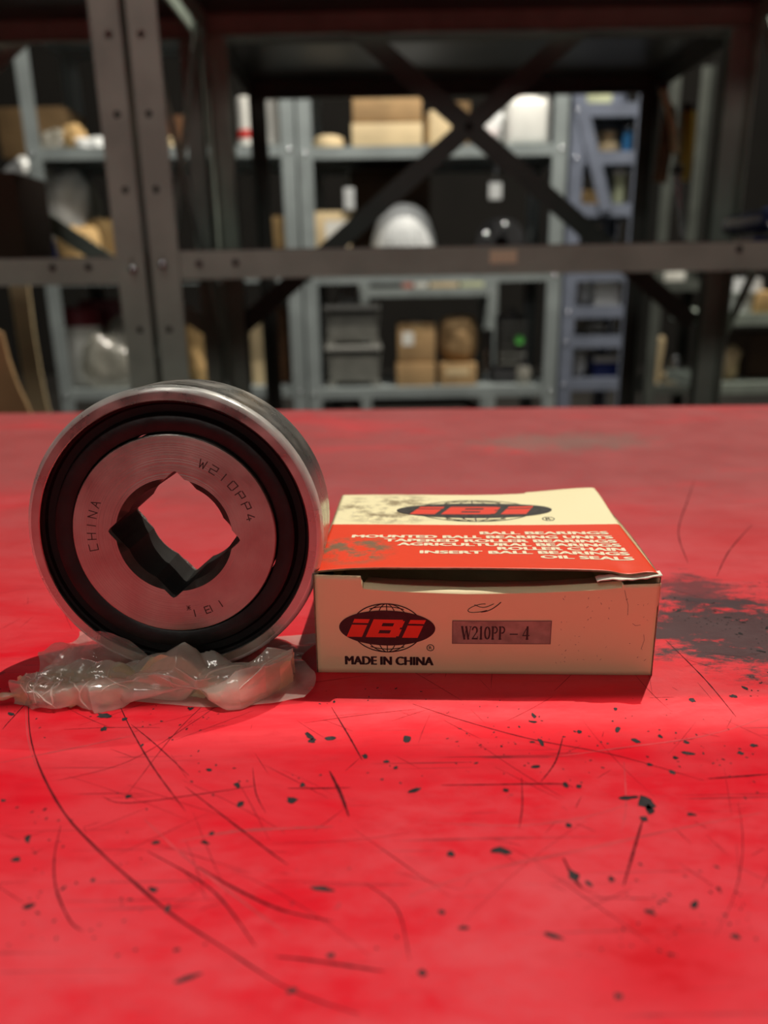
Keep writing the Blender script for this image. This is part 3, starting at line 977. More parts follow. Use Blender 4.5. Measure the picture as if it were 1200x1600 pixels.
def carton_box():
    mm = 0.001
    W_, D_, H_ = 106.4, 91.0, 34.0
    root = thing('bearing_carton', 'cream and orange-red bearing carton, dented lid printed with white lettering', 'carton', (-0.0221, 0.2228, 0), R(-3.0))
    def solid(o, th, rim, off=-1.0):
        s_ = o.modifiers.new('card', 'SOLIDIFY')
        s_.thickness = th*mm
        s_.offset = off
        s_.material_offset_rim = rim
        s_.material_offset = 0
        return o
    # ---- front panel with the folded top edge and the tab slots
    def ztop(x):
        pts = [(0, 33.9), (14.6, 33.9), (15.2, 31.2), (25, 30.5), (47, 29.9), (70, 30.3), (88, 31.2), (94.4, 31.9), (95.0, 31.3), (108.6, 31.6)]
        for (a, b) in zip(pts[:-1], pts[1:]):
            if a[0] <= x <= b[0]:
                return a[1] + (b[1]-a[1])*(x-a[0])/(b[0]-a[0])
        return pts[-1][1]
    def bow(x, z):
        u, v = x/W_, z/H_
        b = -0.9*math.sin(math.pi*u)*math.sin(math.pi*min(1, v*0.95))
        b += 0.25*math.sin(9*u+1)*v*v - 4.4*max(0, v-0.45)**1.2*max(0, math.sin(math.pi*u))**0.45
        b += 1.0*math.exp(-((u-0.98)/0.05)**2)*math.exp(-((v-0.35)/0.3)**2)*0.6
        return b
    def fpt_panel(x, z, off=0.0):
        return Vector((x, bow(x, z)-off, z))*mm
    XS = sorted(set([i*W_/72 for i in range(73)] + [0, 14.6, 15.2, 94.4, 95.0, W_]))
    NV = 20
    vs, fs = [], []
    for x in XS:
        for j in range(NV+1):
            z = ztop(x)*j/NV
            # the card rolls back into the fold along its top, between the slots
            y_extra = 0
            if 15.2 <= x <= 94.4:
                d = ztop(x)-z
                if d < 1.9:
                    y_extra = 1.9-math.sqrt(max(0, 1.9**2-(1.9-d)**2))
            p = fpt_panel(x, z)
            vs.append((p.x, p.y+y_extra*mm, p.z))
    for i in range(len(XS)-1):
        for j in range(NV):
            a = i*(NV+1)+j
            fs.append((a, a+NV+1, a+NV+2, a+1))
    fp = MB().add(vs, fs).build('front_panel', [M['cream'], M['kraft']], root, smooth=45, recalc=False)
    solid(fp, 0.45, 1)
    # ---- tuck flap running back from the fold
    def flap(u, v):
        x = 15.6 + 79.0*u
        y = 1.8 + 20*v
        z = ztop(x)-0.05 - 6.0*v + 0.35*math.sin(6*u)*v
        return Vector((x, y+bow(x, ztop(x)), z))*mm
    fl = MB().grid(flap, 50, 10).build('tuck_flap', [M['inner_card'], M['kraft']], root, smooth=60, recalc=False)
    solid(fl, 0.4, 1)
    # ---- lid
    def lidz(x, y):
        u, v = x/W_, y/D_
        z = 34.7 - 0.8*v + 0.9*math.sin(math.pi*u)*(1-v)**4 + 0.25*math.sin(5*u+0.4)*(1-v) + 0.22*math.sin(11*u)*(1-v)**3
        z += 2.5*math.exp(-((u-1.0)/0.22)**2)*math.exp(-((v-1.0)/0.30)**2)          # lifted back corner
        z += -0.75*math.exp(-((u-0.905)/0.035)**2)*math.exp(-(v/0.10)**2)           # dented near corner
        z += 0.35*math.exp(-((u-0.97)/0.03)**2)*math.exp(-(v/0.10)**2)
        z += 0.35*math.exp(-((v-0.27)/0.03)**2)*math.exp(-(u/0.15)**2) * -1         # crease in the printed corner
        z += 0.5*math.sin(math.pi*u)*math.sin(math.pi*v)*-0.6
        e = max(0, x-(W_-1.6))
        z -= e*e*0.5
        return z
    def lid_point(x, y, off=0.0):
        return Vector((x, y, lidz(x, y)+off))*mm
    BAND = 49.5
    YS = sorted(set([0.3+(D_-0.3)*i/96 for i in range(97)] + [BAND]))
    NX = 120
    vs, fs, mi = [], [], []
    for y in YS:
        for i in range(NX+1):
            u = i/NX
            front = (0.3*math.sin(7*u)+0.25*math.sin(17*u)+1.6*max(0, math.sin(math.pi*u))**0.45)*max(0, 1-y/9)
            back = 0
            if y > D_-0.5:
                back = 0.5*math.sin(9*u) + (1.5 if u > 0.72 else 0)
            vs.append(lid_point(0.2+(W_-0.2)*u, y) + Vector((0, (front+back)*mm, 0)))
    lid = MB()
    lid.v = [tuple(v) for v in vs]
    for j in range(len(YS)-1):
        for i in range(NX):
            a = j*(NX+1)+i
            lid.f.append([a, a+1, a+NX+2, a+NX+1])
            lid.mi.append(1 if (YS[j]+YS[j+1])/2 < BAND else 0)
    lo = lid.build('lid', [M['cream_lid_lit'], M['band'], M['kraft']], root, smooth=45, recalc=False)
    solid(lo, 0.55, 2)
    # ---- sides, back, base
    def side_left(u, v):
        y, z = D_*u, 34.0*v*(1-0.01*u)
        return Vector((0.0 - 0.5*math.sin(math.pi*u)*math.sin(math.pi*v), y, z))*mm
    sl_ = MB().grid(side_left, 24, 12, mi=lambda u, v: 1 if u < 0.62-0.10*v else 0).build('side_panel', [M['cream'], M['print_black'], M['kraft']], root, smooth=60, recalc=False)
    sl_.data.flip_normals()
    solid(sl_, 0.45, 2, 1.0)
    def side_right(u, v):
        y, z = D_*u, 33.3*v
        return Vector((W_ + 1.1*v*math.sin(math.pi*min(1, u*1.1))*v - 0.1, y, z))*mm
    sr_ = MB().grid(side_right, 24, 12).build('side_panel', [M['cream'], M['kraft']], root, smooth=60, recalc=False)
    solid(sr_, 0.45, 1, -1.0)
    def backp(u, v):
        return Vector((W_*u, D_+0.4*math.sin(math.pi*u), 33.4*v))*mm
    bp = MB().grid(backp, 20, 8).build('back_panel', [M['cream'], M['kraft']], root, smooth=60, recalc=False)
    bp.data.flip_normals()
    solid(bp, 0.45, 1)
    MB().box(0.4*mm, (W_-.4)*mm, 0.6*mm, (D_-.4)*mm, 0.05*mm, 0.5*mm).build('base_panel', M['inner_card'], root)
    # torn scrap at the dented corner
    def scrap(u, v):
        x = 87 + 19.5*u
        y = -0.4 + 3.4*v
        z = 32.1 + 1.7*u + 0.35*math.sin(8*u) + 0.3*v + (0.5*math.sin(31*u)*0.3 if v > 0.9 or v < 0.1 else 0)
        return Vector((x, y + 0.25*math.sin(13*u), z))*mm
    sp_ = MB().grid(scrap, 26, 6).build('torn_edge', M['torn_white'], root, smooth=60, recalc=False)
    solid(sp_, 0.3, 0)

    # ---- print
    fpt = lambda x, z, off=0.0: fpt_panel(x-2.2, z, off)
    lidpt = lambda x, y, off=0.0: lid_point(x-2.8, y, off+0.02)
    def put(mb, vs2, fs2, x0, x1, y0, y1, place, off, mi=0, skew=0.0):
        mb.add([place(x0+(x1-x0)*v[0]+skew*(v[1]-.5), y0+(y1-y0)*v[1], off) for v in vs2], fs2, mi)
    def disc(n=72):
        return [(0.5, 0.5)] + [(0.5+0.5*math.cos(2*math.pi*i/n), 0.5+0.5*math.sin(2*math.pi*i/n)) for i in range(n)], [(0, 1+i, 1+(i+1) % n) for i in range(n)]
    def ellipse_fill(mb, cx, cy, rx, ry, place, off, rings=7, n=64):
        vs = [place(cx, cy, off)]
        fs = []
        for k in range(1, rings+1):
            for i in range(n):
                a = 2*math.pi*i/n
                vs.append(place(cx+rx*k/rings*math.cos(a), cy+ry*k/rings*math.sin(a), off))
        for i in range(n):
            fs.append((0, 1+i, 1+(i+1) % n))
        for k in range(rings-1):
            for i in range(n):
                a = 1+k*n
                fs.append((a+i, a+n+i, a+n+(i+1) % n, a+(i+1) % n))
        mb.add(vs, fs)
    def line(mb, pts, wd, place, off):
        ribbon(mb, pts, wd, lambda x, y: place(x, y, off))
    def arc(cx, cy, rx, ry, a0, a1, n=40):
        return [(cx+rx*math.cos(R(a0+(a1-a0)*i/n)), cy+ry*math.sin(R(a0+(a1-a0)*i/n))) for i in range(n+1)]
    def emblem(cx, cy, hw, eh, gh, place, mblack, mred, lw, tag_, off=0.10, light_gaps=False):
        """globe behind a solid oval with slanted i B i"""
        g = MB()
        grx = hw*0.74
        line(g, arc(cx, cy, grx, gh, 0, 360, 72), lw*1.2, place, off)
        for f in (0.30, 0.66):
            line(g, arc(cx, cy, grx*f, gh, 0, 360, 56), lw, place, off)
        line(g, [(cx, cy-gh), (cx, cy-gh/2), (cx, cy), (cx, cy+gh)], lw, place, off)
        for s_ in (-1, 1):
            yy = cy + s_*(eh+gh)/2*1.02
            hx = grx*math.sqrt(max(0, 1-((yy-cy)/gh)**2))
            line(g, [(cx-hx+2*hx*i/24, yy + s_*(-0.10)*gh*((i/12-1)**2)) for i in range(25)], lw, place, off)
        ellipse_fill(g, cx, cy, hw, eh, place, off+0.03)
        # registered mark
        rx_, ry_ = cx+hw*0.90, cy-gh*0.80
        rr = hw*0.072
        line(g, arc(rx_, ry_, rr, rr, 0, 360, 24), lw*0.8, place, off)
        v2, f2 = text2d('R', 0.01)
        put(g, v2, f2, rx_-rr*.45, rx_+rr*.45, ry_-rr*.55, ry_+rr*.55, place, off)
        g.build('logo_emblem', mblack, root, recalc=False)
        L = MB()
        lh = eh*1.02           # letter height
        sk = lh*0.42           # slant
        y0 = cy - lh*0.52
        def quad(x0, x1, v0, v1, sub=6):
            vs, fs = [], []
            for i in range(sub+1):
                for v in (v0, v1):
                    x = x0+(x1-x0)*i/sub
                    vs.append(place(x+sk*(v-.5), y0+lh*v, off+0.07))
            for i in range(sub):
                fs.append((2*i, 2*i+2, 2*i+3, 2*i+1))
            L.add(vs, fs)
        wI, wB = hw*0.32, hw*0.66
        xa = cx-hw*0.76
        for xi in (xa, cx+hw*0.40):
            quad(xi, xi+wI, 0.0, 0.68)
            quad(xi, xi+wI, 0.78, 1.0)
        xb = cx-hw*0.36
        # B: stem, three bars, two right bows (the upper one shorter)
        quad(xb, xb+wB*0.34, 0.0, 1.0, 2)
        quad(xb+wB*.34, xb+wB*0.95, 0.0, 0.22)
        quad(xb+wB*.34, xb+wB*0.95, 0.40, 0.62)
        quad(xb+wB*.34, xb+wB*0.93, 0.80, 1.0)
        quad(xb+wB*.70, xb+wB*1.02, 0.07, 0.46, 2)
        quad(xb+wB*.70, xb+wB*1.00, 0.56, 0.93, 2)
        L.build('logo_letters', mred, root, recalc=False)
    # front
    emblem(24.7, 16.2, 15.2, 6.2, 8.5, fpt, M['print_black'], M['print_red'], 0.32, 'front')
    made = MB()
    v2, f2 = text2d('MADE IN CHINA', 0.0)
    for q, (dx, dy) in enumerate(((0, 0), (-.12, .06), (.12, -.06), (-.24, -.06), (.24, .06))):
        put(made, v2, f2, 11.2+dx, 39.2+dx, 3.0+dy, 6.0+dy, fpt, 0.08+0.006*q)
    made.build('lettering', M['print_black'], root, recalc=False)
    lab = MB()
    g2 = lambda u, v: fpt(45.3+30.6*u, 11.1+8.0*v, 0.12)
    lab.grid(g2, 16, 4)
    lb = lab.build('paper_label', M['sticker_grey'], root, recalc=False)
    lb['label'] = 'small mauve paper label with typed number'
    ln = MB()
    for a, b in (((45.3, 11.1), (75.9, 11.1)), ((75.9, 11.1), (75.9, 19.1)), ((75.9, 19.1), (45.3, 19.1)), ((45.3, 19.1), (45.3, 11.1))):
        line(ln, [(a[0]+(b[0]-a[0])*i/12, a[1]+(b[1]-a[1])*i/12) for i in range(13)], 0.28, fpt, 0.16)
    ln.build('label_border', M['sticker_line'], lb, recalc=False)
    # typed number with serifs: (thick strokes, thin strokes) per glyph in a unit cell
    T, t_ = 0.62, 0.24
    SER = {
        'W': (.98, [([(.02, 1), (.30, 0)], T), ([(.30, 0), (.52, .95)], t_), ([(.48, 1), (.74, 0)], T), ([(.74, 0), (.98, 1)], t_),
                    ([(-.08, 1), (.16, 1)], t_), ([(.38, 1), (.58, 1)], t_), ([(.86, 1), (1.08, 1)], t_)]),
        '2': (.62, [(arc(.48, .70, .40, .28, 170, -30, 14), T*.8), ([(.83, .56), (.10, .05)], t_*1.3), ([(.08, .04), (.95, .04)], T*.9), ([(.95, .04), (1, .22)], t_)]),
        '1': (.46, [([(.5, 1), (.5, 0)], T), ([(.5, 1), (.2, .84)], t_), ([(.15, .02), (.85, .02)], t_)]),
        '0': (.64, [(arc(.5, .5, .40, .48, 60, 300, 20), t_*1.4), (arc(.5, .5, .40, .48, 120, 240, 12), T*.85), (arc(.5, .5, .40, .48, -60, 60, 12), T*.85)]),
        'P': (.66, [([(.2, 1), (.2, 0)], T), ([(0, .02), (.45, .02)], t_), ([(0, .98), (.55, .98)], t_), (arc(.52, .74, .40, .25, 90, -90, 14), T*.7), ([(.2, .49), (.55, .49)], t_)]),
        '4': (.70, [([(.70, 1), (.70, 0)], T), ([(.68, 1), (.02, .32)], t_), ([(.0, .30), (1, .30)], T*.6), ([(.5, .02), (.9, .02)], t_)]),
        '-': (.80, [([(0, .40), (1, .40)], t_*1.6)]), ' ': (.30, []),
    }
    ty = MB()
    seq = 'W210PP - 4'
    tot = sum(SER[ch][0]+0.14 for ch in seq)
    k = 21.4/tot
    x = 48.2
    for ch in seq:
        cw, st = SER[ch]
        for pl, wd in st:
            line(ty, [(x+px_*cw*k, 12.7+py_*4.4) for px_, py_ in pl], wd, fpt, 0.2)
        x += (cw+0.14)*k
    ty.build('typed_number', M['type_ink'], lb, recalc=False)
    sc_ = MB()
    line(sc_, [(53.5+3.4*math.cos(a*.22)*(.75+.02*a), 23.6+1.5*math.sin(a*.22+.5)) for a in range(4, 25)], 0.22, fpt, 0.1)
    line(sc_, [(52.0+.45*i, 24.8-.9*math.sin(i*.27)) for i in range(14)], 0.22, fpt, 0.1)
    line(sc_, [(54+.4*i, 22.3+.05*i*i*.3) for i in range(16)], 0.3, fpt, 0.1)
    sc_.build('pen_scribble', M['print_black'], root, recalc=False)
    dirt = MB()
    rnd = random.Random(4)
    for i in range(46):
        x, z = rnd.uniform(78, 107), rnd.uniform(3, 29)
        line(dirt, [(x, z), (x+rnd.uniform(-.5, .5), z+rnd.uniform(-.6, .6))], rnd.uniform(.05, .16), fpt, 0.08)
    for pts in ([(97.5, 29.5), (98.2, 27), (99, 24.5), (99.2, 21)], [(101, 18), (102, 17.2), (103.5, 17.4)], [(104.5, 9), (105.2, 12), (104.9, 14)]):
        line(dirt, pts, 0.12, fpt, 0.08)
    tag(dirt.build('grime_specks', M['sticker_line'], root, recalc=False), kind='stuff')
    # lid
    emblem(56.6, 67.8, 30.2, 9.8, 14.2, lidpt, M['print_black_lid'], M['print_red'], 0.42, 'lid')
    lines = [('BALL BEARINGS', 57.2, 101.9, 39.7), ('MOUNTED BALL BEARING UNITS', 11.9, 102.4, 35.0), ('TAPERED ROLLER BEARINGS', 23.4, 102.6, 30.6),
             ('AGRICULTURAL BEARINGS', 28.1, 103.0, 26.4), ('ROLLER CHAIN', 61.8, 103.4, 22.2), ('INSERT BALL BEARINGS', 35.9, 103.7, 18.0), ('OIL SEALS', 74.8, 104.0, 13.4)]
    for s_, xa, xb, yc in lines:
        mb = MB()
        v2, f2 = text2d(s_, 0.0)
        for q, (dx, dy) in enumerate(((0, 0), (-.15, .1), (.15, -.1), (-.32, -.1), (.32, .1))):
            put(mb, v2, f2, xa+dx, xb+dx, yc-1.5+dy, yc+1.5+dy, lidpt, 0.06+0.006*q)
        mb.build('lettering', M['print_cream'], root, recalc=False)
carton_box()

# ------------------------------------------------------------------ steel racks
def angle_post(x, y, z0, z1, sx, sy, wd=0.042, th=0.003, holes=None):
    """slotted angle: one flange across the front (towards sx), one along the depth (towards sy); origin on its outer corner"""
    mb = MB()
    xa, xb = sorted((x, x+sx*wd))
    ya = y if sy > 0 else y-th
    if holes:
        pitch, hr = holes
        z = z0
        k = 0
        while z < z1-1e-4:
            ze = min(z+pitch, z1)
            cx, cz = x+sx*wd*0.42, (z+ze)/2
            outer = [(xa, z), (cx, z), (xb, z), (xb, cz), (xb, ze), (cx, ze), (xa, ze), (xa, cz)]
            inner = [(cx+hr*math.cos(a), cz+hr*math.sin(a)) for a in [R(225+45*i) for i in range(8)]]
            for yy in (ya, ya+th):
                mb.add([(p[0], yy, p[1]) for p in outer+inner], [(i, (i+1) % 8, 8+(i+1) % 8, 8+i) for i in range(8)])
            mb.add([(p[0], ya, p[1]) for p in inner]+[(p[0], ya+th, p[1]) for p in inner], [(i, (i+1) % 8, 8+(i+1) % 8, 8+i) for i in range(8)])
            mb.add([(xa, ya, z), (xa, ya+th, z), (xa, ya+th, ze), (xa, ya, ze)], [(0, 1, 2, 3)])
            mb.add([(xb, ya, z), (xb, ya+th, z), (xb, ya+th, ze), (xb, ya, ze)], [(0, 1, 2, 3)])
            z = ze
    else:
        mb.box(xa, xb, ya, ya+th, z0, z1)
    yb = sorted((y, y+sy*wd))
    xo = (x, x+th) if sx > 0 else (x-th, x)
    mb.box(xo[0], xo[1], yb[0]+(th if sy > 0 else 0), yb[1]-(th if sy < 0 else 0), z0, z1)
    return mb

def shelf_tray(x0, x1, y0, y1, ztop, lip, th=0.0015):
    mb = MB()
    mb.box(x0, x1, y0, y1, ztop-th, ztop, mi=1)
    mb.box(x0, x1, y0, y0+0.002, ztop-lip, ztop-th)
    mb.box(x0, x1, y1-0.002, y1, ztop-lip, ztop-th)
    mb.box(x0, x0+0.002, y0+0.002, y1-0.002, ztop-lip, ztop-th)
    mb.box(x1-0.002, x1, y0+0.002, y1-0.002, ztop-lip, ztop-th)
    mb.box(x0, x1, y0+0.002, y0+0.014, ztop-lip, ztop-lip+0.002)
    mb.box(x0, x1, y1-0.014, y1-0.002, ztop-lip, ztop-lip+0.002)
    return mb

def bolt_head(parent, x, y, z, r=0.007, m=None, f=-1):
    o = MB().lathe([(r, 0), (r, f*r*0.35), (r*0.75, f*r*0.75), (0, f*r*0.95)], 12, 'y', (0, 0, 0)).build('bolt', m or M['bolt'], parent, smooth=50)
    o.location = (x, y, z)
    return o

def rack(name, label, x0, x1, y0, y1, top, shelves, m, sheet, wd=0.042, lip=0.035, holes=None, back_x=None, side_x=None, strap_m=None, strap_w=0.036, group=None, front_bolts=True, skip_posts=()):
    t = thing(name, label, 'shelving rack', ((x0+x1)/2, (y0+y1)/2, FL), group=group)
    ox, oy, oz = (x0+x1)/2, (y0+y1)/2, FL
    def put(mb, nm, mats, par=None):
        mb.v = [(v[0]-ox, v[1]-oy, v[2]-oz) for v in mb.v]
        return mb.build(nm, mats, par or t)
    for i, (x, y, sx, sy) in enumerate(((x0, y0, 1, 1), (x1, y0, -1, 1), (x0, y1, 1, -1), (x1, y1, -1, -1))):
        if i in skip_posts: continue
        put(angle_post(x, y, FL, top, sx, sy, wd, 0.003, holes if sy > 0 else None), 'post', m)
    sh = []
    for z in shelves:
        sh.append(put(shelf_tray(x0+0.004, x1-0.004, y0+0.004, y1-0.004, z, lip), 'shelf', [m, sheet]))
        if front_bolts:
            for x in (x0+wd*0.42, x1-wd*0.42):
                bolt_head(t, x-ox, y0-oy, z-lip*0.5-oz)
    if back_x:
        za, zb = back_x
        sm = strap_m or m
        put(MB().strap((x0+0.02, y1+0.004, za), (x1-0.02, y1+0.004, zb), strap_w, 0.003), 'brace', sm)
        put(MB().strap((x0+0.02, y1+0.0075, zb), (x1-0.02, y1+0.0075, za), strap_w, 0.003), 'brace', sm)
        bolt_head(t, 0, y1+0.0025-oy, (za+zb)/2-oz, 0.008, M['bolt_dark'])
    if side_x:
        za, zb, sides = side_x
        for sgn in sides:
            x = x0-0.003 if sgn < 0 else x1+0.003
            put(MB().strap((x, y0+0.02, za), (x, y1-0.02, zb), strap_w*0.8, 0.003, face=(1, 0, 0)), 'brace', strap_m or m)
            put(MB().strap((x+sgn*.0035, y0+0.02, zb), (x+sgn*.0035, y1-0.02, za), strap_w*0.8, 0.003, face=(1, 0, 0)), 'brace', strap_m or m)
    return t, sh, (ox, oy, oz)

YA0, YA1, YA2 = 1.215, 1.755, 2.32
zlow = at(700, 384, YA0).z                 # top of the lower shelf edge
zup = at(700, 16, YA1).z
XL = at(205, 100, YA0).x
XR = XL + 1.10
dark_holes = (0.1, 0.0055)
rA, shA, oA = rack('storage_rack', 'dark grey steel rack with empty shelf right behind the red bench', XL, XR, YA0, YA1, 1.02, [zlow, zup], M['dark_rack'], M['sheet'],
                   holes=dark_holes, lip=0.042, side_x=(0.0, 0.62, (1,)), strap_m=M['dark_rack'])
xc = at(722, 195, YA1)
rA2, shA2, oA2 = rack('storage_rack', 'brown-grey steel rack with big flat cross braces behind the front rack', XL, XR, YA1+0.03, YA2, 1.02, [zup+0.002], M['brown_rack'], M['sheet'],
                      lip=0.045, front_bolts=False)
dz = 0.41
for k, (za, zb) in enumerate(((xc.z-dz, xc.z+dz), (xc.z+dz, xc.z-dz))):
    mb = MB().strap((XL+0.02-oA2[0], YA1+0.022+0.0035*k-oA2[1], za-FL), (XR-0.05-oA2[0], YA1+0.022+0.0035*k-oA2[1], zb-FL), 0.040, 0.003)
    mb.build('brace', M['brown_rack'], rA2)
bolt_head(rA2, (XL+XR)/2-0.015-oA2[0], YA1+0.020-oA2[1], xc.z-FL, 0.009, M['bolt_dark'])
# beam details on the front shelf lip
def beam_spot(px, py, r=0.0052):
    p = at(px, py, YA0+0.003)
    o = MB().lathe([(r, 0), (r, -0.0012), (r*0.5, -0.0018)], 12, 'y').build('bolt', M['bolt_dark'], rA, smooth=50)
    o.location = (p.x-oA[0], p.y-oA[1], p.z-oA[2])
for px, py in ((311, 412), (368, 410), (1155, 389)):
    beam_spot(px, py)
a, b = at(766, 391, YA0), at(808, 411, YA0)
pl = MB().box(a.x-oA[0], b.x-oA[0], YA0+0.0028-oA[1], YA0+0.0038-oA[1], b.z-oA[2], a.z-oA[2]).build('paper_label', M['print_cream'], shA[0])
pl['label'] = 'small tan paper label stuck on the shelf edge'

xbr = at(194, 100, YA0).x
rB, shB, oB = rack('storage_rack', 'dark grey steel rack at the left end beside the front rack', xbr-1.215, xbr, YA0, YA1, 1.02, [at(90, 402, YA0).z, at(60, 33, YA1).z], M['dark_rack'], M['sheet'],
                   holes=dark_holes, lip=0.040, back_x=(xc.z-dz, xc.z+dz), side_x=(0.0, 0.62, (1,)))
for px, py in ((82, 418), (138, 417)):
    p = at(px, py, YA0+0.003)
    o = MB().lathe([(0.0052, 0), (0.0052, -0.0012), (0.0026, -0.0018)], 12, 'y').build('bolt', M['bolt_dark'], rB, smooth=50)
    o.location = (p.x-oB[0], p.y-oB[1], p.z-oB[2])

# grey racks across the aisle
YC0, YC1 = 3.40, 3.95
xcl, xcr = at(466, 240, YC0).x, at(886, 240, YC0).x
zc = [at(620, 227, YC0).z, 0, at(640, 606, YC0).z]
zc[1] = (zc[0]+zc[2])/2
sC = [zc[0]+(zc[0]-zc[2])/2] + zc
rC, shC, oC = rack('storage_rack', 'light grey steel rack across the aisle with cartons and white jug', xcl, xcr, YC0, YC1, sC[0]+0.1, sC, M['grey_rack'], M['grey_rack'], wd=0.058, lip=0.045)
xc2 = at(462, 240, YC0).x
xc2l = at(42, 240, YC0).x
rC2, shC2, oC2 = rack('storage_rack', 'light grey steel rack across the aisle holding sacks and plastic-wrapped stock', xc2l, xc2, YC0, YC1, sC[0]+0.1, [z+0.012 for z in sC], M['grey_rack'], M['grey_rack'], wd=0.058, lip=0.045)
# blue-grey rack beside it
YD0 = 3.42
xdl = at(891, 240, YD0).x
xdr = at(1012, 240, YD0).x
zd = [at(940, py, YD0).z for py in (160, 236, 318, 478, 525, 592)]
rD, shD, oD = rack('parts_rack', 'narrow blue-grey parts rack with closely spaced shelves and diagonal strap', xdl, xdr, YD0, YD0+0.4, 1.2, zd, M['blue_rack'], M['blue_rack'], wd=0.055, lip=0.05)
pa, pb = at(905, 150, YD0-0.004), at(948, 330, YD0-0.004)
MB().strap((pa.x-oD[0], YD0-0.004-oD[1], pa.z-oD[2]), (pb.x-oD[0], YD0-0.004-oD[1], pb.z-oD[2]), 0.05, 0.003).build('brace', M['blue_rack'], rD)
# rack at the far right, seen past the end posts
YE0 = 2.75
xel = at(1108, 600, YE0).x
ze = [at(1160, 490, YE0).z, at(1160, 598, YE0).z]
rE, shE, oE = rack('storage_rack', 'beige-grey steel rack at the far right holding plastic tubs', xel, xel+0.9, YE0, YE0+0.45, 1.0, ze, M['dark_rack'], M['dark_rack'], lip=0.04, skip_posts=(0, 2), side_x=(-0.2, 0.6, (1,)))
YG0 = 3.45
xgl, xgr = at(1016, 500, YG0).x, at(1130, 500, YG0).x
zg = [at(1040, 440, YG0).z, at(1040, 602, YG0).z]
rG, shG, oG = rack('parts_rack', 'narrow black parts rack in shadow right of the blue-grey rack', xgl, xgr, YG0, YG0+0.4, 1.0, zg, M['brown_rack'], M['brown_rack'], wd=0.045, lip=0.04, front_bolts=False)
# distant rack, glimpsed between the boxes
YF0 = 5.6
xfl, xfr = at(560, 455, YF0).x, at(778, 455, YF0).x
zf = [at(690, 449, YF0).z]
rF, shF, oF = rack('storage_rack', 'distant pale blue rack glimpsed above the brown cartons', xfl, xfr, YF0, YF0+0.5, zf[0]+0.05, zf, M['grey_rack'], M['grey_rack'], wd=0.07, lip=0.06)

# ------------------------------------------------------------------ stock on the racks
def rect(px0, py0, px1, py1, Y, zbase=None):
    a, b = at(px0, py1, Y), at(px1, py0, Y)
    z0 = zbase if zbase is not None else a.z
    return (a.x+b.x)/2, abs(b.x-a.x), z0, max(0.01, b.z-z0)

def carton(label, px, Y, depth, m, zbase=None, name='cardboard_box', rz=0.0, tape=True, sticker=None, flaps=False, group=None, cat='box'):
    cx, wd, z0, ht = rect(*px, Y, zbase)
    t = thing(name, label, cat, (cx, Y+depth/2, z0), rz, group)
    MB().box(-wd/2, wd/2, -depth/2, depth/2, 0, ht, bev=0.004).build('body', m, t, smooth=40)
    if tape:
        tw = min(0.05, wd*0.3)
        MB().box(-tw/2, tw/2, -depth/2-0.0008, depth/2, ht, ht+0.0008).add([(-tw/2, -depth/2-0.0008, ht*0.72), (tw/2, -depth/2-0.0008, ht*0.72), (tw/2, -depth/2-0.0008, ht), (-tw/2, -depth/2-0.0008, ht)], [(0, 1, 2, 3)]).build('tape', M['tape'], t)
    if sticker:
        sx0, sx1, sz0, sz1, sm = sticker
        MB().box(-wd/2+wd*sx0, -wd/2+wd*sx1, -depth/2-0.0012, -depth/2-0.0002, ht*sz0, ht*sz1).build('paper_label', sm, t)
    if flaps:
        for s_ in (-1, 1):
            MB().strap((s_*wd/2, 0, ht), (s_*wd*0.62, 0, ht+wd*0.12), depth*0.95, 0.004, face=(s_*0.5, 0, -1)).build('flap', m, t)
    return t

def blob(name, label, cat, px, Y, depth, m, seed, amp=0.25, zbase=None, group=None, neck=None, k=3.0):
    cx, wd, z0, ht = rect(*px, Y, zbase)
    t = thing(name, label, cat, (cx, Y+depth/2, z0), 0, group)
    def fn(u, v):
        a = 2*math.pi*u
        ph = math.pi*(v-0.5)
        cr = max(0.0, math.cos(ph))**0.55
        p = Vector((wd/2*cr*math.cos(a), depth/2*cr*math.sin(a), ht*(0.5+0.5*math.copysign(abs(math.sin(ph))**0.7, math.sin(ph)))))
        d = 1 + amp*crease(p*(k/max(wd, ht)), 1.6, seed)*0.5
        q = Vector((p.x*d, p.y*d, p.z*(1+(d-1)*0.5)))
        q.z = max(q.z, 0.0)
        return q
    MB().grid(fn, 40, 26, cu=True).build('body', m, t, smooth=50, recalc=False)
    if neck:
        MB().lathe([(wd*0.10, ht*0.93), (wd*0.05, ht*1.0), (wd*0.12, ht*1.10), (wd*0.16, ht*1.16)], 14, 'z', caps=False).build('tied_neck', neck, t, smooth=60)
    return t

def turned(name, label, cat, px, Y, prof, mats, zbase=None, parts=(), group=None, axis='z', n=28):
    """prof in unit half-width / unit height; parts: (name, profile, material)"""
    cx, wd, z0, ht = rect(*px, Y, zbase)
    t = thing(name, label, cat, (cx, Y+wd/2, z0), 0, group)
    MB().lathe([(r*wd/2, h*ht) for r, h in prof], n, 'z').build('body', mats, t, smooth=35)
    for nm, pr, m in parts:
        MB().lathe([(r*wd/2, h*ht) for r, h in pr], n, 'z').build(nm, m, t, smooth=35)
    return t

ZC1, ZC2, ZC3 = zc
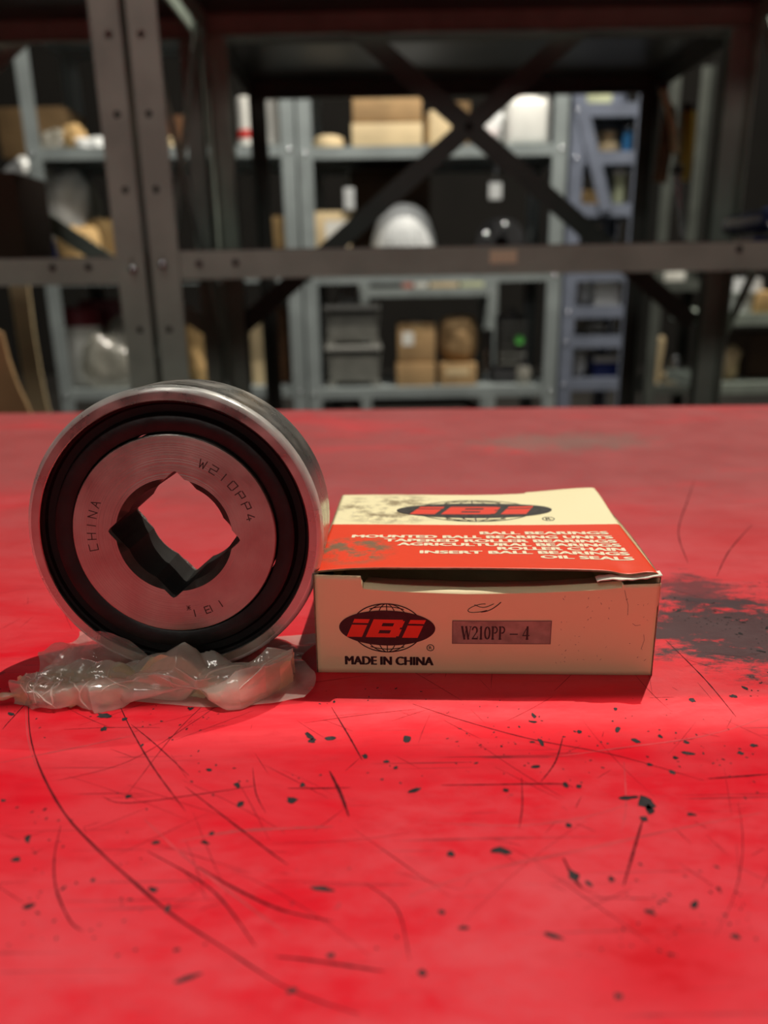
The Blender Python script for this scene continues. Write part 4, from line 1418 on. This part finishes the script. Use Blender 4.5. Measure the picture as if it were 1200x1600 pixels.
# --- upper shelf of the central grey rack
carton('shallow brown carton lying on a paler carton, grey rack top shelf', (551, 149, 659, 190), YC0+0.06, 0.30, M['cardb'], at(600, 190, YC0+0.06).z)
carton('pale cream carton under a brown carton, grey rack top shelf', (550, 191, 660, 228), YC0+0.05, 0.32, M['cardb_light'], ZC1, tape=False)
carton('small tan carton standing beside the stacked pair, behind the brace crossing', (666, 172, 700, 228), YC0+0.08, 0.2, M['cardb_light'], ZC1, rz=R(8), tape=False)
turned('coil', 'round cream coil lying low on the grey rack top shelf', 'coil', (486, 209, 538, 228), YC0+0.06, [(0.45, 0), (0.9, 0), (1, .4), (0.9, .85), (0.6, 1), (0.5, .85), (0.45, 0)], M['cardb_light'], ZC1)
carton('brown carton seen in the gap above the brace crossing', (704, 158, 735, 228), YC0+0.2, 0.12, M['cardb'], ZC1, tape=False)
blob('parts_bag', 'crumpled clear bag with red part inside, beside the white jug', 'bag', (746, 168, 792, 228), YC0+0.07, 0.14, M['poly_white'], 5, 0.5, ZC1)
turned('red_fitting', 'small red fitting lying before the crumpled bag', 'fitting', (757, 210, 774, 224), YC0+0.03, [(0.9, 0), (1, .1), (0.95, .9), (.8, 1)], M['red_cap'], ZC1)
def jug():
    cx, wd, z0, ht = rect(792, 140, 864, 228, YC0+0.05, ZC1)
    t = thing('plastic_jug', 'big white plastic jug with red cap on the grey rack', 'jug', (cx, YC0+0.05+0.09, z0))
    MB().box(-wd/2, wd/2, -0.09, 0.09, 0, ht*0.86, bev=0.025).build('body', M['white_pl'], t, smooth=60)
    MB().lathe([(wd*.42, ht*.83), (wd*.3, ht*.93), (wd*.16, ht*.96), (wd*.16, ht)], 20, 'z').build('shoulder', M['white_pl'], t, smooth=60)
    MB().lathe([(wd*.19, ht*.96), (wd*.19, ht*1.06), (wd*.16, ht*1.08), (0, ht*1.08)], 20, 'z').build('cap', M['red_cap'], t, smooth=40)
    MB().tube([(wd*.18, -0.03, ht*.86), (wd*.3, -0.03, ht*1.0), (wd*.42, -0.03, ht*.97), (wd*.44, -0.03, ht*.8)], 0.012, 10).build('handle', M['white_pl'], t, smooth=60)
jug()
# --- middle shelf
carton('open brown carton with white paper label, grey rack middle shelf', (490, 330, 545, 400), YC0+0.05, 0.22, M['cardb_light'], ZC2, sticker=(.35, .95, .35, .85, M['paper']), tape=False, flaps=True)
def dome():
    cx, wd, z0, ht = rect(573, 311, 692, 404, YC0+0.05, ZC2)
    t = thing('moulded_dome', 'large grey-white moulded dome with raised ribs on the grey rack', 'dome', (cx, YC0+0.05+wd*0.4, z0))
    pr = [(0.5, 0), (0.5, 0.02), (0.475, 0.04), (.455, .25), (.42, .5), (.35, .74), (.25, .90), (.13, .98), (0, 1.0)]
    MB().lathe([(r*wd, h*ht) for r, h in pr], 40, 'z').build('shell', M['dome'], t, smooth=60)
    for k in range(5):
        a = R(-90 + (k-2)*13)
        x, y = .44*wd*math.cos(a), .44*wd*math.sin(a)
        MB().tube([(x*1.0, y*1.0, ht*.42), (x*.955, y*.955, ht*.52), (x*.90, y*.90, ht*.60)], 0.006, 8).build('rib', M['dome'], t, smooth=60)
    MB().lathe([(.5*wd, 0), (.53*wd, 0), (.53*wd, .03*ht), (.5*wd, .03*ht)], 40, 'z', closed=True).build('rim', M['dome'], t, smooth=40)
dome()
def pump():
    cx, wd, z0, ht = rect(738, 328, 832, 400, YC0+0.06, ZC2)
    t = thing('pump_housing', 'black cast pump housing with round port and two bright bolts', 'pump', (cx, YC0+0.18, z0))
    MB().lathe([(wd*.30, -0.06), (wd*.33, -0.05), (wd*.36, 0), (wd*.36, 0.10), (wd*.3, 0.14), (0, 0.14)], 28, 'y', (0, 0, ht*.46)).build('casing', M['motor'], t, smooth=40)
    MB().lathe([(wd*.13, -0.055), (wd*.13, -0.10), (wd*.40, -0.10), (wd*.42, -0.09), (wd*.42, -0.07), (wd*.36, -0.06), (wd*.13, -0.055)], 28, 'y', (0, 0, ht*.46), caps=False).build('flange', M['motor'], t, smooth=40)
    MB().box(-wd*.42, wd*.42, -0.08, 0.12, 0, ht*.16, bev=0.006).build('foot', M['motor'], t, smooth=40)
    for a in (R(150), R(80), R(215), R(-35)):
        bolt_head(t, wd*.30*math.cos(a), -0.10, ht*.46+wd*.30*math.sin(a), 0.013)
pump()
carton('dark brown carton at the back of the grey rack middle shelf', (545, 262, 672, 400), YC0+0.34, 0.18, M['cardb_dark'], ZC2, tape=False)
def hang_tag(label, px, Y, name='hanging_tag'):
    a, b = at(px[0], px[3], Y), at(px[2], px[1], Y)
    t = thing(name, label, 'tag', ((a.x+b.x)/2, Y, a.z))
    h = b.z-a.z
    wd = b.x-a.x
    MB().box(-wd/2, wd/2, -0.004, 0.004, 0, h*.8, bev=0.003).build('plate', M['dome'], t)
    MB().tube([(0, 0, h*.78), (0, 0, h*1.0), (0, 0, ZC1-0.04-a.z)], 0.002, 6).build('wire', M['bolt'], t)
hang_tag('pale metal tag hanging over the open carton under the grey shelf', (538, 285, 553, 328), YC0+0.04)
hang_tag('pale metal tag hanging above the black pump housing', (764, 278, 784, 312), YC0+0.04)
# --- lower shelf
def bin_(label, px, Y, zb, legs=True):
    cx, wd, z0, ht = rect(*px, Y, zb)
    d = 0.22
    t = thing('stacking_bin', label, 'bin', (cx, Y+d/2, z0), group=None)
    mb = MB()
    th = 0.008
    mb.box(-wd*.42, wd*.42, -d*.45, d*.45, ht*.12, ht*.12+th)
    for s_ in (-1, 1):
        mb.strap((s_*wd*.42, 0, ht*.12), (s_*wd*.48, 0, ht*.95), d*.92, th, face=(1, 0, 0))
        mb.strap((0, s_*d*.44, ht*.12), (0, s_*d*.48, ht*(.95 if s_ > 0 else .72)), wd*.84, th, face=(0, 1, 0))
    mb.build('tub', M['grey_pl'], t)
    rim = MB()
    zr = ht*.97
    rim.box(-wd*.5, wd*.5, -d*.5, -d*.5+.02, zr-.02, zr, bev=.004).box(-wd*.5, wd*.5, d*.5-.02, d*.5, zr-.02, zr, bev=.004)
    rim.box(-wd*.5, -wd*.5+.02, -d*.48, d*.48, zr-.021, zr-.001, bev=.004).box(wd*.5-.02, wd*.5, -d*.48, d*.48, zr-.021, zr-.001, bev=.004)
    rim.build('rim', mat('pale_grey_rim', (0.34, 0.34, 0.32), 0.45), t)
    for sx in (-1, 1):
        for sy in (-1, 1):
            MB().box(sx*wd*.40-.02, sx*wd*.40+.02, sy*d*.40-.015, sy*d*.40+.015, 0, ht*.14).build('foot', M['grey_pl'], t)
    return t
zmid = at(550, 540, YC0+0.05).z
bin_('grey stacking bin standing on the grey rack bottom shelf', (510, 538, 596, 606), YC0+0.05, ZC3)
bin_('grey stacking bin set on top of another bin', (507, 474, 594, 540), YC0+0.05, zmid-0.004)
carton('brown carton with white label, upper of the stack beside the bins', (622, 506, 680, 566), YC0+0.06, 0.22, M['cardb'], at(650, 566, YC0+0.06).z, sticker=(.12, .42, .45, .8, M['paper']))
carton('brown carton under the white-labelled carton', (620, 567, 680, 610), YC0+0.05, 0.24, M['cardb'], ZC3, tape=False)
blob('paper_parcel', 'bulging kraft paper parcel on a carton, grey rack bottom shelf', 'parcel', (686, 494, 752, 566), YC0+0.06, 0.2, M['cardb'], 8, 0.22, at(720, 567, YC0+0.06).z)
carton('brown carton under the kraft paper parcel', (688, 568, 745, 610), YC0+0.05, 0.22, M['cardb'], ZC3, sticker=(.15, .8, .5, .8, M['cardb_light']), tape=False)
def gearbox():
    cx, wd, z0, ht = rect(776, 488, 828, 608, YC0+0.08, ZC3)
    t = thing('gear_unit', 'dark finned gear unit with painted green light, grey rack bottom shelf', 'gear unit', (cx, YC0+0.18, z0))
    MB().box(-wd*.4, wd*.4, -0.08, 0.10, ht*.2, ht*.95, bev=.012).build('housing', M['motor'], t, smooth=40)
    MB().box(-wd*.62, wd*.5, -0.09, 0.11, 0, ht*.2, bev=.01).build('base', M['motor'], t, smooth=40)
    for k in range(6):
        MB().box(-wd*.44, wd*.44, -0.095, -0.078, ht*(.28+.11*k), ht*(.31+.11*k)).build('fin', M['grey_pl'], t)
    MB().lathe([(0.018, -0.105), (0.018, -0.096)], 18, 'y', (wd*.2, 0, ht*.62)).build('sticker', M['green_pl'], t)  # flat green disc in place of a small green light
    MB().lathe([(wd*.22, ht*.95), (wd*.22, ht*1.0), (wd*.1, ht*1.04), (0, ht*1.05)], 18, 'z').build('cap', M['chrome'], t, smooth=40)
gearbox()
turned('glass_jar', 'small clear jar with shiny lid in front of the gear unit', 'jar', (808, 566, 832, 609), YC0+0.03, [(.85, 0), (1, .08), (1, .65), (.7, .8), (.7, .82)], M['poly_grey'], ZC3, parts=(('lid', [(.75, .82), (.78, .84), (.78, 1), (0, 1)], M['chrome']),))
turned('machined_collar', 'bright machined collar on the grey rack behind the cartons', 'collar', (752, 515, 772, 545), YC0+0.26, [(.5, 0), (1, 0), (1, 1), (.5, 1), (.5, 0)], M['chrome'], ZC3)
blob('wrapped_part', 'pale blue plastic wrapped part lying above the bins at the back', 'wrapped part', (528, 437, 565, 606), YC0+0.34, 0.14, M['poly_white'], 14, 0.3, ZC3)
# --- distant rack stock
for i, (px, m, lb) in enumerate((((628, 432, 645, 449), M['pink'], 'tiny pinkish carton on the distant blue rack'), ((672, 434, 716, 449), M['cardb_light'], 'wide pale carton on the distant blue rack'), ((648, 437, 668, 449), M['paper'], 'small white carton on the distant blue rack'), ((720, 436, 756, 449), M['pale_green'], 'pale green carton at the end of the distant blue rack'))):
    carton(lb, px, YF0+0.05, 0.25, m, zf[0], tape=False)
# --- between the posts, left of centre
turned('tube_roll', 'white paper roll with red end standing left of the grey double post', 'roll', (372, 150, 394, 232), YC0+0.06, [(.9, 0), (1, .02), (1, .98), (.9, 1)], M['paper'], ZC1+.012, parts=(('red_band', [(1.02, .18), (1.04, .19), (1.04, .34), (1.02, .35)], M['red_cap']),))
turned('tube_roll', 'plain white paper roll beside the grey double post', 'roll', (408, 152, 432, 232), YC0+0.06, [(.9, 0), (1, .02), (1, .98), (.9, 1)], M['paper'], ZC1+.012)
carton('tan board offcut standing beside the double post, lower shelf', (396, 500, 418, 610), YC0+0.1, 0.1, M['cardb_light'], ZC3+.012, tape=False)
carton('rust brown carton right by the double post, lower shelf', (424, 480, 446, 610), YC0+0.14, 0.2, M['rust'], ZC3+.012, tape=False)
carton('narrow brown carton behind the tan board, lower shelf', (380, 490, 396, 610), YC0+0.2, 0.2, M['cardb_dark'], ZC3+.012, tape=False)
blob('tan_bundle', 'tan wrapped bundle glimpsed between the dark posts, lower shelf', 'bundle', (292, 490, 320, 612), YC0+0.08, 0.12, M['tan_sack'], 21, 0.3, ZC3+.012)
blob('tan_bundle', 'small tan bundle beside the grey double post, middle shelf', 'bundle', (420, 335, 446, 402), YC0+0.08, 0.12, M['tan_sack'], 24, 0.3, ZC2+.012)
carton('dim brown carton glimpsed between the dark posts, top shelf', (262, 180, 300, 235), YC0+0.1, 0.2, M['rust'], ZC1+.012, tape=False)
turned('chrome_fitting', 'small chrome fitting glinting just right of the drilled posts', 'fitting', (247, 200, 259, 234), YC0+0.04, [(.6, 0), (1, .1), (.7, .5), (1, .8), (.6, 1)], M['chrome'], ZC1+.012)
turned('brass_fitting', 'small pale fitting beside the chrome one on the top shelf', 'fitting', (261, 214, 274, 234), YC0+0.04, [(.6, 0), (1, .1), (.7, .5), (1, .8), (.6, 1)], M['cardb_light'], ZC1+.012)
# --- left: grey rack with sacks
ZL1, ZL2, ZL3 = ZC1+.012, ZC2+.012, ZC3+.012
carton('wide brown carton with pale top edge behind the left grey post', (2, 166, 98, 235), YC0+0.25, 0.25, M['cardb'], ZL1, rz=0)
blob('wrapped_part', 'grey plastic wrapped part on the left top shelf', 'wrapped part', (58, 200, 98, 240), YC0+0.05, 0.12, M['poly_grey'], 31, 0.5, ZL1)
blob('yellow_bag', 'yellowish bag on the left top shelf', 'bag', (97, 192, 124, 240), YC0+0.06, 0.12, M['tan_sack'], 32, 0.4, ZL1)
blob('white_bag', 'pale crumpled bag beside the yellowish bag, left top shelf', 'bag', (112, 212, 160, 240), YC0+0.05, 0.13, M['poly_white'], 33, 0.5, ZL1)
blob('white_sack', 'bright white plastic sack left of the grey post, middle shelf', 'sack', (0, 252, 46, 400), YC0+0.07, 0.14, M['poly_white'], 36, 0.45, ZL2)
blob('white_sack', 'creased white plastic sack right of the grey post, middle shelf', 'sack', (60, 262, 118, 400), YC0+0.12, 0.2, M['poly_white'], 37, 0.5, ZL2)
blob('tan_sack', 'orange-tan sack slumped by the left grey post, middle shelf', 'sack', (82, 352, 142, 402), YC0+0.0, 0.12, M['tan_sack'], 38, 0.35, ZL2)
blob('tan_sack', 'orange-tan sack against the drilled dark post, middle shelf', 'sack', (126, 342, 186, 402), YC0+0.14, 0.14, M['tan_sack'], 39, 0.35, ZL2)
turned('blue_canister', 'small dark blue canister by the tan sack', 'canister', (70, 376, 84, 402), YC0+0.01, [(.9, 0), (1, .1), (1, .9), (.8, 1)], M['navy'], ZL2)
blob('wrapped_part', 'small round plastic wrapped part in the dark of the middle shelf', 'wrapped part', (126, 283, 152, 402), YC0+0.36, 0.1, M['poly_grey'], 40, 0.3, ZL2)
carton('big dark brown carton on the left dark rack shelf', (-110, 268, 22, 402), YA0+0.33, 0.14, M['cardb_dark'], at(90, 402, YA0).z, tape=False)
# lower left
turned('white_tub', 'low white tub with maroon lid in the left grey rack', 'tub', (98, 480, 143, 612), YC0+0.12, [(.85, 0), (.95, .02), (1, .74), (1, .76)], M['white_pl'], ZL3, parts=(('lid', [(1.03, .76), (1.03, .98), (.9, 1), (0, 1)], M['maroon']),))
blob('clear_bag', 'cloudy clear plastic bag of parts on the left lower shelf', 'bag', (124, 530, 206, 612), YC0+0.02, 0.16, M['poly_grey'], 44, 0.5, ZL3)
blob('clear_bag', 'upright cloudy plastic bag against the drilled post, left lower shelf', 'bag', (168, 495, 206, 612), YC0+0.2, 0.14, M['poly_grey'], 45, 0.5, ZL3)
carton('maroon carton at the back of the left lower shelf', (140, 468, 186, 612), YC0+0.36, 0.15, M['maroon'], ZL3, tape=False)
# cardboard leaning on the floor between bench and rack
def sheet_of_card(label, pts, Y, th, m):
    P = [at(px, py, Y) for px, py in pts]
    cx = sum(p.x for p in P)/len(P)
    lo = min(p.x for p in P), max(p.x for p in P)
    poly = [(p.x-cx, p.z-FL) for p in P]
    # run the sheet on down to the floor
    poly = poly + [(poly[-1][0], 0.0), (poly[0][0], 0.0)]
    o = MB().extrude(poly, -th/2, th/2).build('cardboard_sheet', m)
    o.location = (cx, Y, FL)
    return tag(o, label, 'cardboard')
sheet_of_card('tan cardboard sheet with curved edge at the far left behind the bench', [(-120, 500), (-40, 502), (4, 520), (14, 560), (28, 600), (44, 634), (56, 665)], 1.02, 0.006, M['cardb'])
sheet_of_card('narrow tan cardboard strip leaning behind the left dark rack beam', [(14, 440), (44, 440), (54, 520), (64, 580), (72, 620), (84, 668)], 1.98, 0.006, M['cardb_light'])
# --- blue-grey rack stock
carton('pale green-white carton on the top of the blue-grey rack', (912, 130, 958, 160), YD0+0.06, 0.2, M['pale_green'], zd[0], tape=False)
turned('pump_part', 'beige cast part with a neck on the blue-grey rack', 'casting', (936, 204, 974, 236), YD0+0.06, [(.9, 0), (1, .1), (1, .45), (.55, .6), (.5, .8), (.7, .85), (.7, 1)], M['cardb_light'], zd[1])
turned('blue_bottle', 'bright blue bottle with chrome cap on the blue-grey rack', 'bottle', (974, 196, 992, 236), YD0+0.05, [(.9, 0), (1, .05), (1, .75), (.5, .88), (.5, .9)], M['blue_pl'], zd[1], parts=(('cap', [(.55, .9), (.6, 1.0), (.5, 1.06), (0, 1.08)], M['chrome']),))
turned('small_jar', 'small cream jar behind the blue-grey strap', 'jar', (918, 204, 936, 236), YD0+0.06, [(.9, 0), (1, .08), (1, .7), (.7, .85), (.7, 1)], M['cardb_light'], zd[1])
turned('pale_canister', 'pale green canister with flared white lid on the blue-grey rack', 'canister', (958, 262, 984, 318), YD0+0.06, [(.8, 0), (.85, .05), (.95, .8), (.95, .82)], M['pale_green'], zd[2], parts=(('lid', [(1.1, .82), (1.15, .9), (.9, 1), (0, 1.02)], M['white_pl']),))
carton('low yellow-tan tray on the blue-grey rack behind the strap', (906, 296, 940, 318), YD0+0.05, 0.14, M['tan_sack'], zd[2], tape=False)
turned('chrome_fitting', 'round chrome fitting next to the tan tray', 'fitting', (942, 298, 958, 318), YD0+0.05, [(.6, 0), (.6, .3), (1, .6), (.7, 1), (0, 1.05)], M['chrome'], zd[2])
for i, (px, lb) in enumerate((((930, 366, 948, 400), 'bright machined hub under the blue-grey shelf, middle of three'), ((950, 372, 974, 400), 'bright machined hub under the blue-grey shelf, nearest the dark post'), ((906, 350, 926, 400), 'bright machined hub under the blue-grey shelf, nearest the grey post'))):
    turned('machined_hub', lb, 'hub', px, YD0+0.06, [(1, 0), (1, .4), (.55, .45), (.55, .9), (.4, 1), (0, 1)], M['chrome'], at(940, 420, YD0).z, group=None)
MB_ = shelf_tray(xdl+0.004-oD[0], xdr-0.004-oD[0], YD0+0.004-oD[1], YD0+0.396-oD[1], at(940, 420, YD0).z-oD[2], 0.05)
MB_.build('shelf', [M['blue_rack'], M['blue_rack']], rD)
carton('bright white carton on the blue-grey rack below the front beam', (928, 428, 972, 478), YD0+0.05, 0.2, M['white_pl'], zd[3], tape=False)
blob('wrapped_part', 'pale blue wrapped part beside the bright white carton', 'wrapped part', (902, 430, 928, 478), YD0+0.06, 0.12, M['poly_white'], 51, 0.4, zd[3])
blob('wrapped_part', 'flat grey wrapped part on the lower blue-grey shelf', 'wrapped part', (912, 500, 950, 525), YD0+0.06, 0.12, M['poly_grey'], 52, 0.5, zd[4])
carton('blue and white carton on the lowest blue-grey shelf', (926, 556, 976, 592), YD0+0.06, 0.18, M['navy'], zd[5], sticker=(0, 1, .72, 1.0, M['paper']), tape=False)
blob('wrapped_part', 'upright pale wrapped part beside the blue and white carton', 'wrapped part', (897, 552, 918, 592), YD0+0.05, 0.1, M['poly_white'], 53, 0.4, zd[5])
# --- end of the front racks: long parts hung on the end posts
def hanging(label, name, cat, pts, r, m, Y):
    P = [at(px, py, Y) for px, py in pts]
    o0 = P[-1].copy()
    t = thing(name, label, cat, o0)
    MB().tube([p-o0 for p in P], r, 10).build('strand', m, t, smooth=60)
    MB().lathe([(0.012, 0), (0.016, 0.004), (0.012, 0.02), (0, 0.022)], 10, 'z', tuple(P[0]-o0)).build('hook', M['bolt_dark'], t, smooth=60)
    return t
hanging('mustard yellow strap hanging beside the end post', 'hanging_strap', 'strap', [(1075, 175), (1074, 220), (1071, 262), (1066, 282)], 0.016, M['yellow'], 2.05)
hanging('rusty brown belt hanging in the dark next to the yellow strap', 'hanging_belt', 'belt', [(1046, 180), (1040, 225), (1034, 260), (1030, 285)], 0.018, M['rust'], 2.06)
hanging('pale rope hanging crosswise beside the rusty belt', 'hanging_rope', 'rope', [(1036, 140), (1046, 175), (1052, 205), (1055, 240)], 0.009, M['cardb_light'], 2.04)
hanging('thin bluish rod hanging low by the end post', 'hanging_rod', 'rod', [(1058, 272), (1062, 310), (1066, 350), (1068, 372)], 0.008, M['chrome'], 2.03)
# --- far right rack
turned('grey_tub', 'pale grey tapered tub turned upside down on the far right rack', 'tub', (1140, 434, 1206, 492), YE0+0.03, [(.75, 0), (.75, .52), (.8, .54), (1, .60), (.98, .66), (.85, 1), (0, 1)], M['dome'], ze[0])
carton('orange carton beside the grey tub, far right rack', (1180, 455, 1230, 492), YE0+0.02, 0.12, M['tan_sack'], ze[0], tape=False)
carton('small rust-coloured carton left of the grey tub', (1130, 462, 1148, 492), YE0+0.12, 0.1, M['rust'], ze[0], tape=False)
blob('pale_bag', 'pale crumpled bag leaning on the far right lower shelf', 'bag', (1124, 545, 1164, 598), YE0+0.05, 0.1, M['cardb_light'], 61, 0.5, ze[1])
turned('chrome_ring', 'chrome ring in front of the pale crumpled bag', 'ring', (1114, 562, 1136, 598), YE0+0.02, [(.6, 0), (1, 0), (1, 1), (.6, 1), (.6, 0)], M['chrome'], ze[1])
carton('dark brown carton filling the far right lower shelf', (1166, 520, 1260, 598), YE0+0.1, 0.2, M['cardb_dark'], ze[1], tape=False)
def motors():
    for px, lb in (((1150, 318, 1192, 398), 'dark blue motor with shiny end cap at the right edge, nearer the post'), ((1194, 300, 1240, 398), 'dark blue motor cut off by the right edge')):
        cx, wd, z0, ht = rect(*px, YA0+0.30, zlow)
        t = thing('blue_motor', lb, 'motor', (cx, YA0+0.30, z0))
        MB().lathe([(wd*.5, -.08), (wd*.5, .06), (wd*.4, .09), (0, .09)], 24, 'y', (0, 0, ht*.55)).build('casing', M['navy'], t, smooth=40)
        MB().lathe([(wd*.46, -.10), (wd*.5, -.08)], 24, 'y', (0, 0, ht*.55)).build('end_cap', M['navy'], t, smooth=40)
        for k in range(4):
            bolt_head(t, wd*.34*math.cos(k*1.57+.6), -.10, ht*.55+wd*.34*math.sin(k*1.57+.6), 0.006)
        MB().box(-wd*.42, wd*.42, -.06, .06, 0, ht*.2, bev=.004).build('foot', M['navy'], t)
motors()
# stock in the shadowed rack under the beam
turned('cream_bottle', 'tall cream bottle tapering downward in the shadowed rack', 'bottle', (1018, 524, 1046, 602), YG0+0.05, [(.45, 0), (.5, .1), (.55, .4), (.8, .75), (.8, .95), (.5, 1), (0, 1)], M['cardb_light'], zg[1])
turned('chrome_fitting', 'chrome ball fitting on the squat cream jar, shadowed rack', 'fitting', (1048, 556, 1068, 582), YG0+0.05, [(.5, 0), (1, .3), (1, .65), (.5, 1)], M['chrome'], at(1058, 582, YG0+.05).z)
turned('cream_jar', 'squat cream jar in the shadowed rack under the beam', 'jar', (1040, 582, 1072, 602), YG0+0.05, [(.9, 0), (1, .2), (1, .7), (.7, 1), (0, 1)], M['cardb_light'], zg[1])
carton('low white carton just under the front beam, shadowed rack', (1032, 420, 1072, 440), YG0+0.05, 0.15, M['paper'], zg[0], tape=False)

# look-alikes share a group phrase
GROUPS = {'storage_rack': 'steel storage racks', 'parts_rack': 'narrow parts racks', 'cardboard_box': 'cartons on the racks', 'wrapped_part': 'plastic wrapped parts on the racks',
          'white_sack': 'white plastic sacks', 'tan_sack': 'orange-tan sacks', 'clear_bag': 'cloudy plastic bags of parts', 'tube_roll': 'white paper rolls', 'machined_hub': 'bright machined hubs',
          'blue_motor': 'dark blue motors', 'stacking_bin': 'grey stacking bins', 'cardboard_sheet': 'loose cardboard sheets', 'hanging_tag': 'hanging metal tags', 'tan_bundle': 'tan wrapped bundles', 'chrome_fitting': 'chrome fittings'}
for o in bpy.data.objects:
    if o.parent is None and 'category' in o:
        base = o.name.split('.')[0]
        if base in GROUPS and 'group' not in o:
            o['group'] = GROUPS[base]
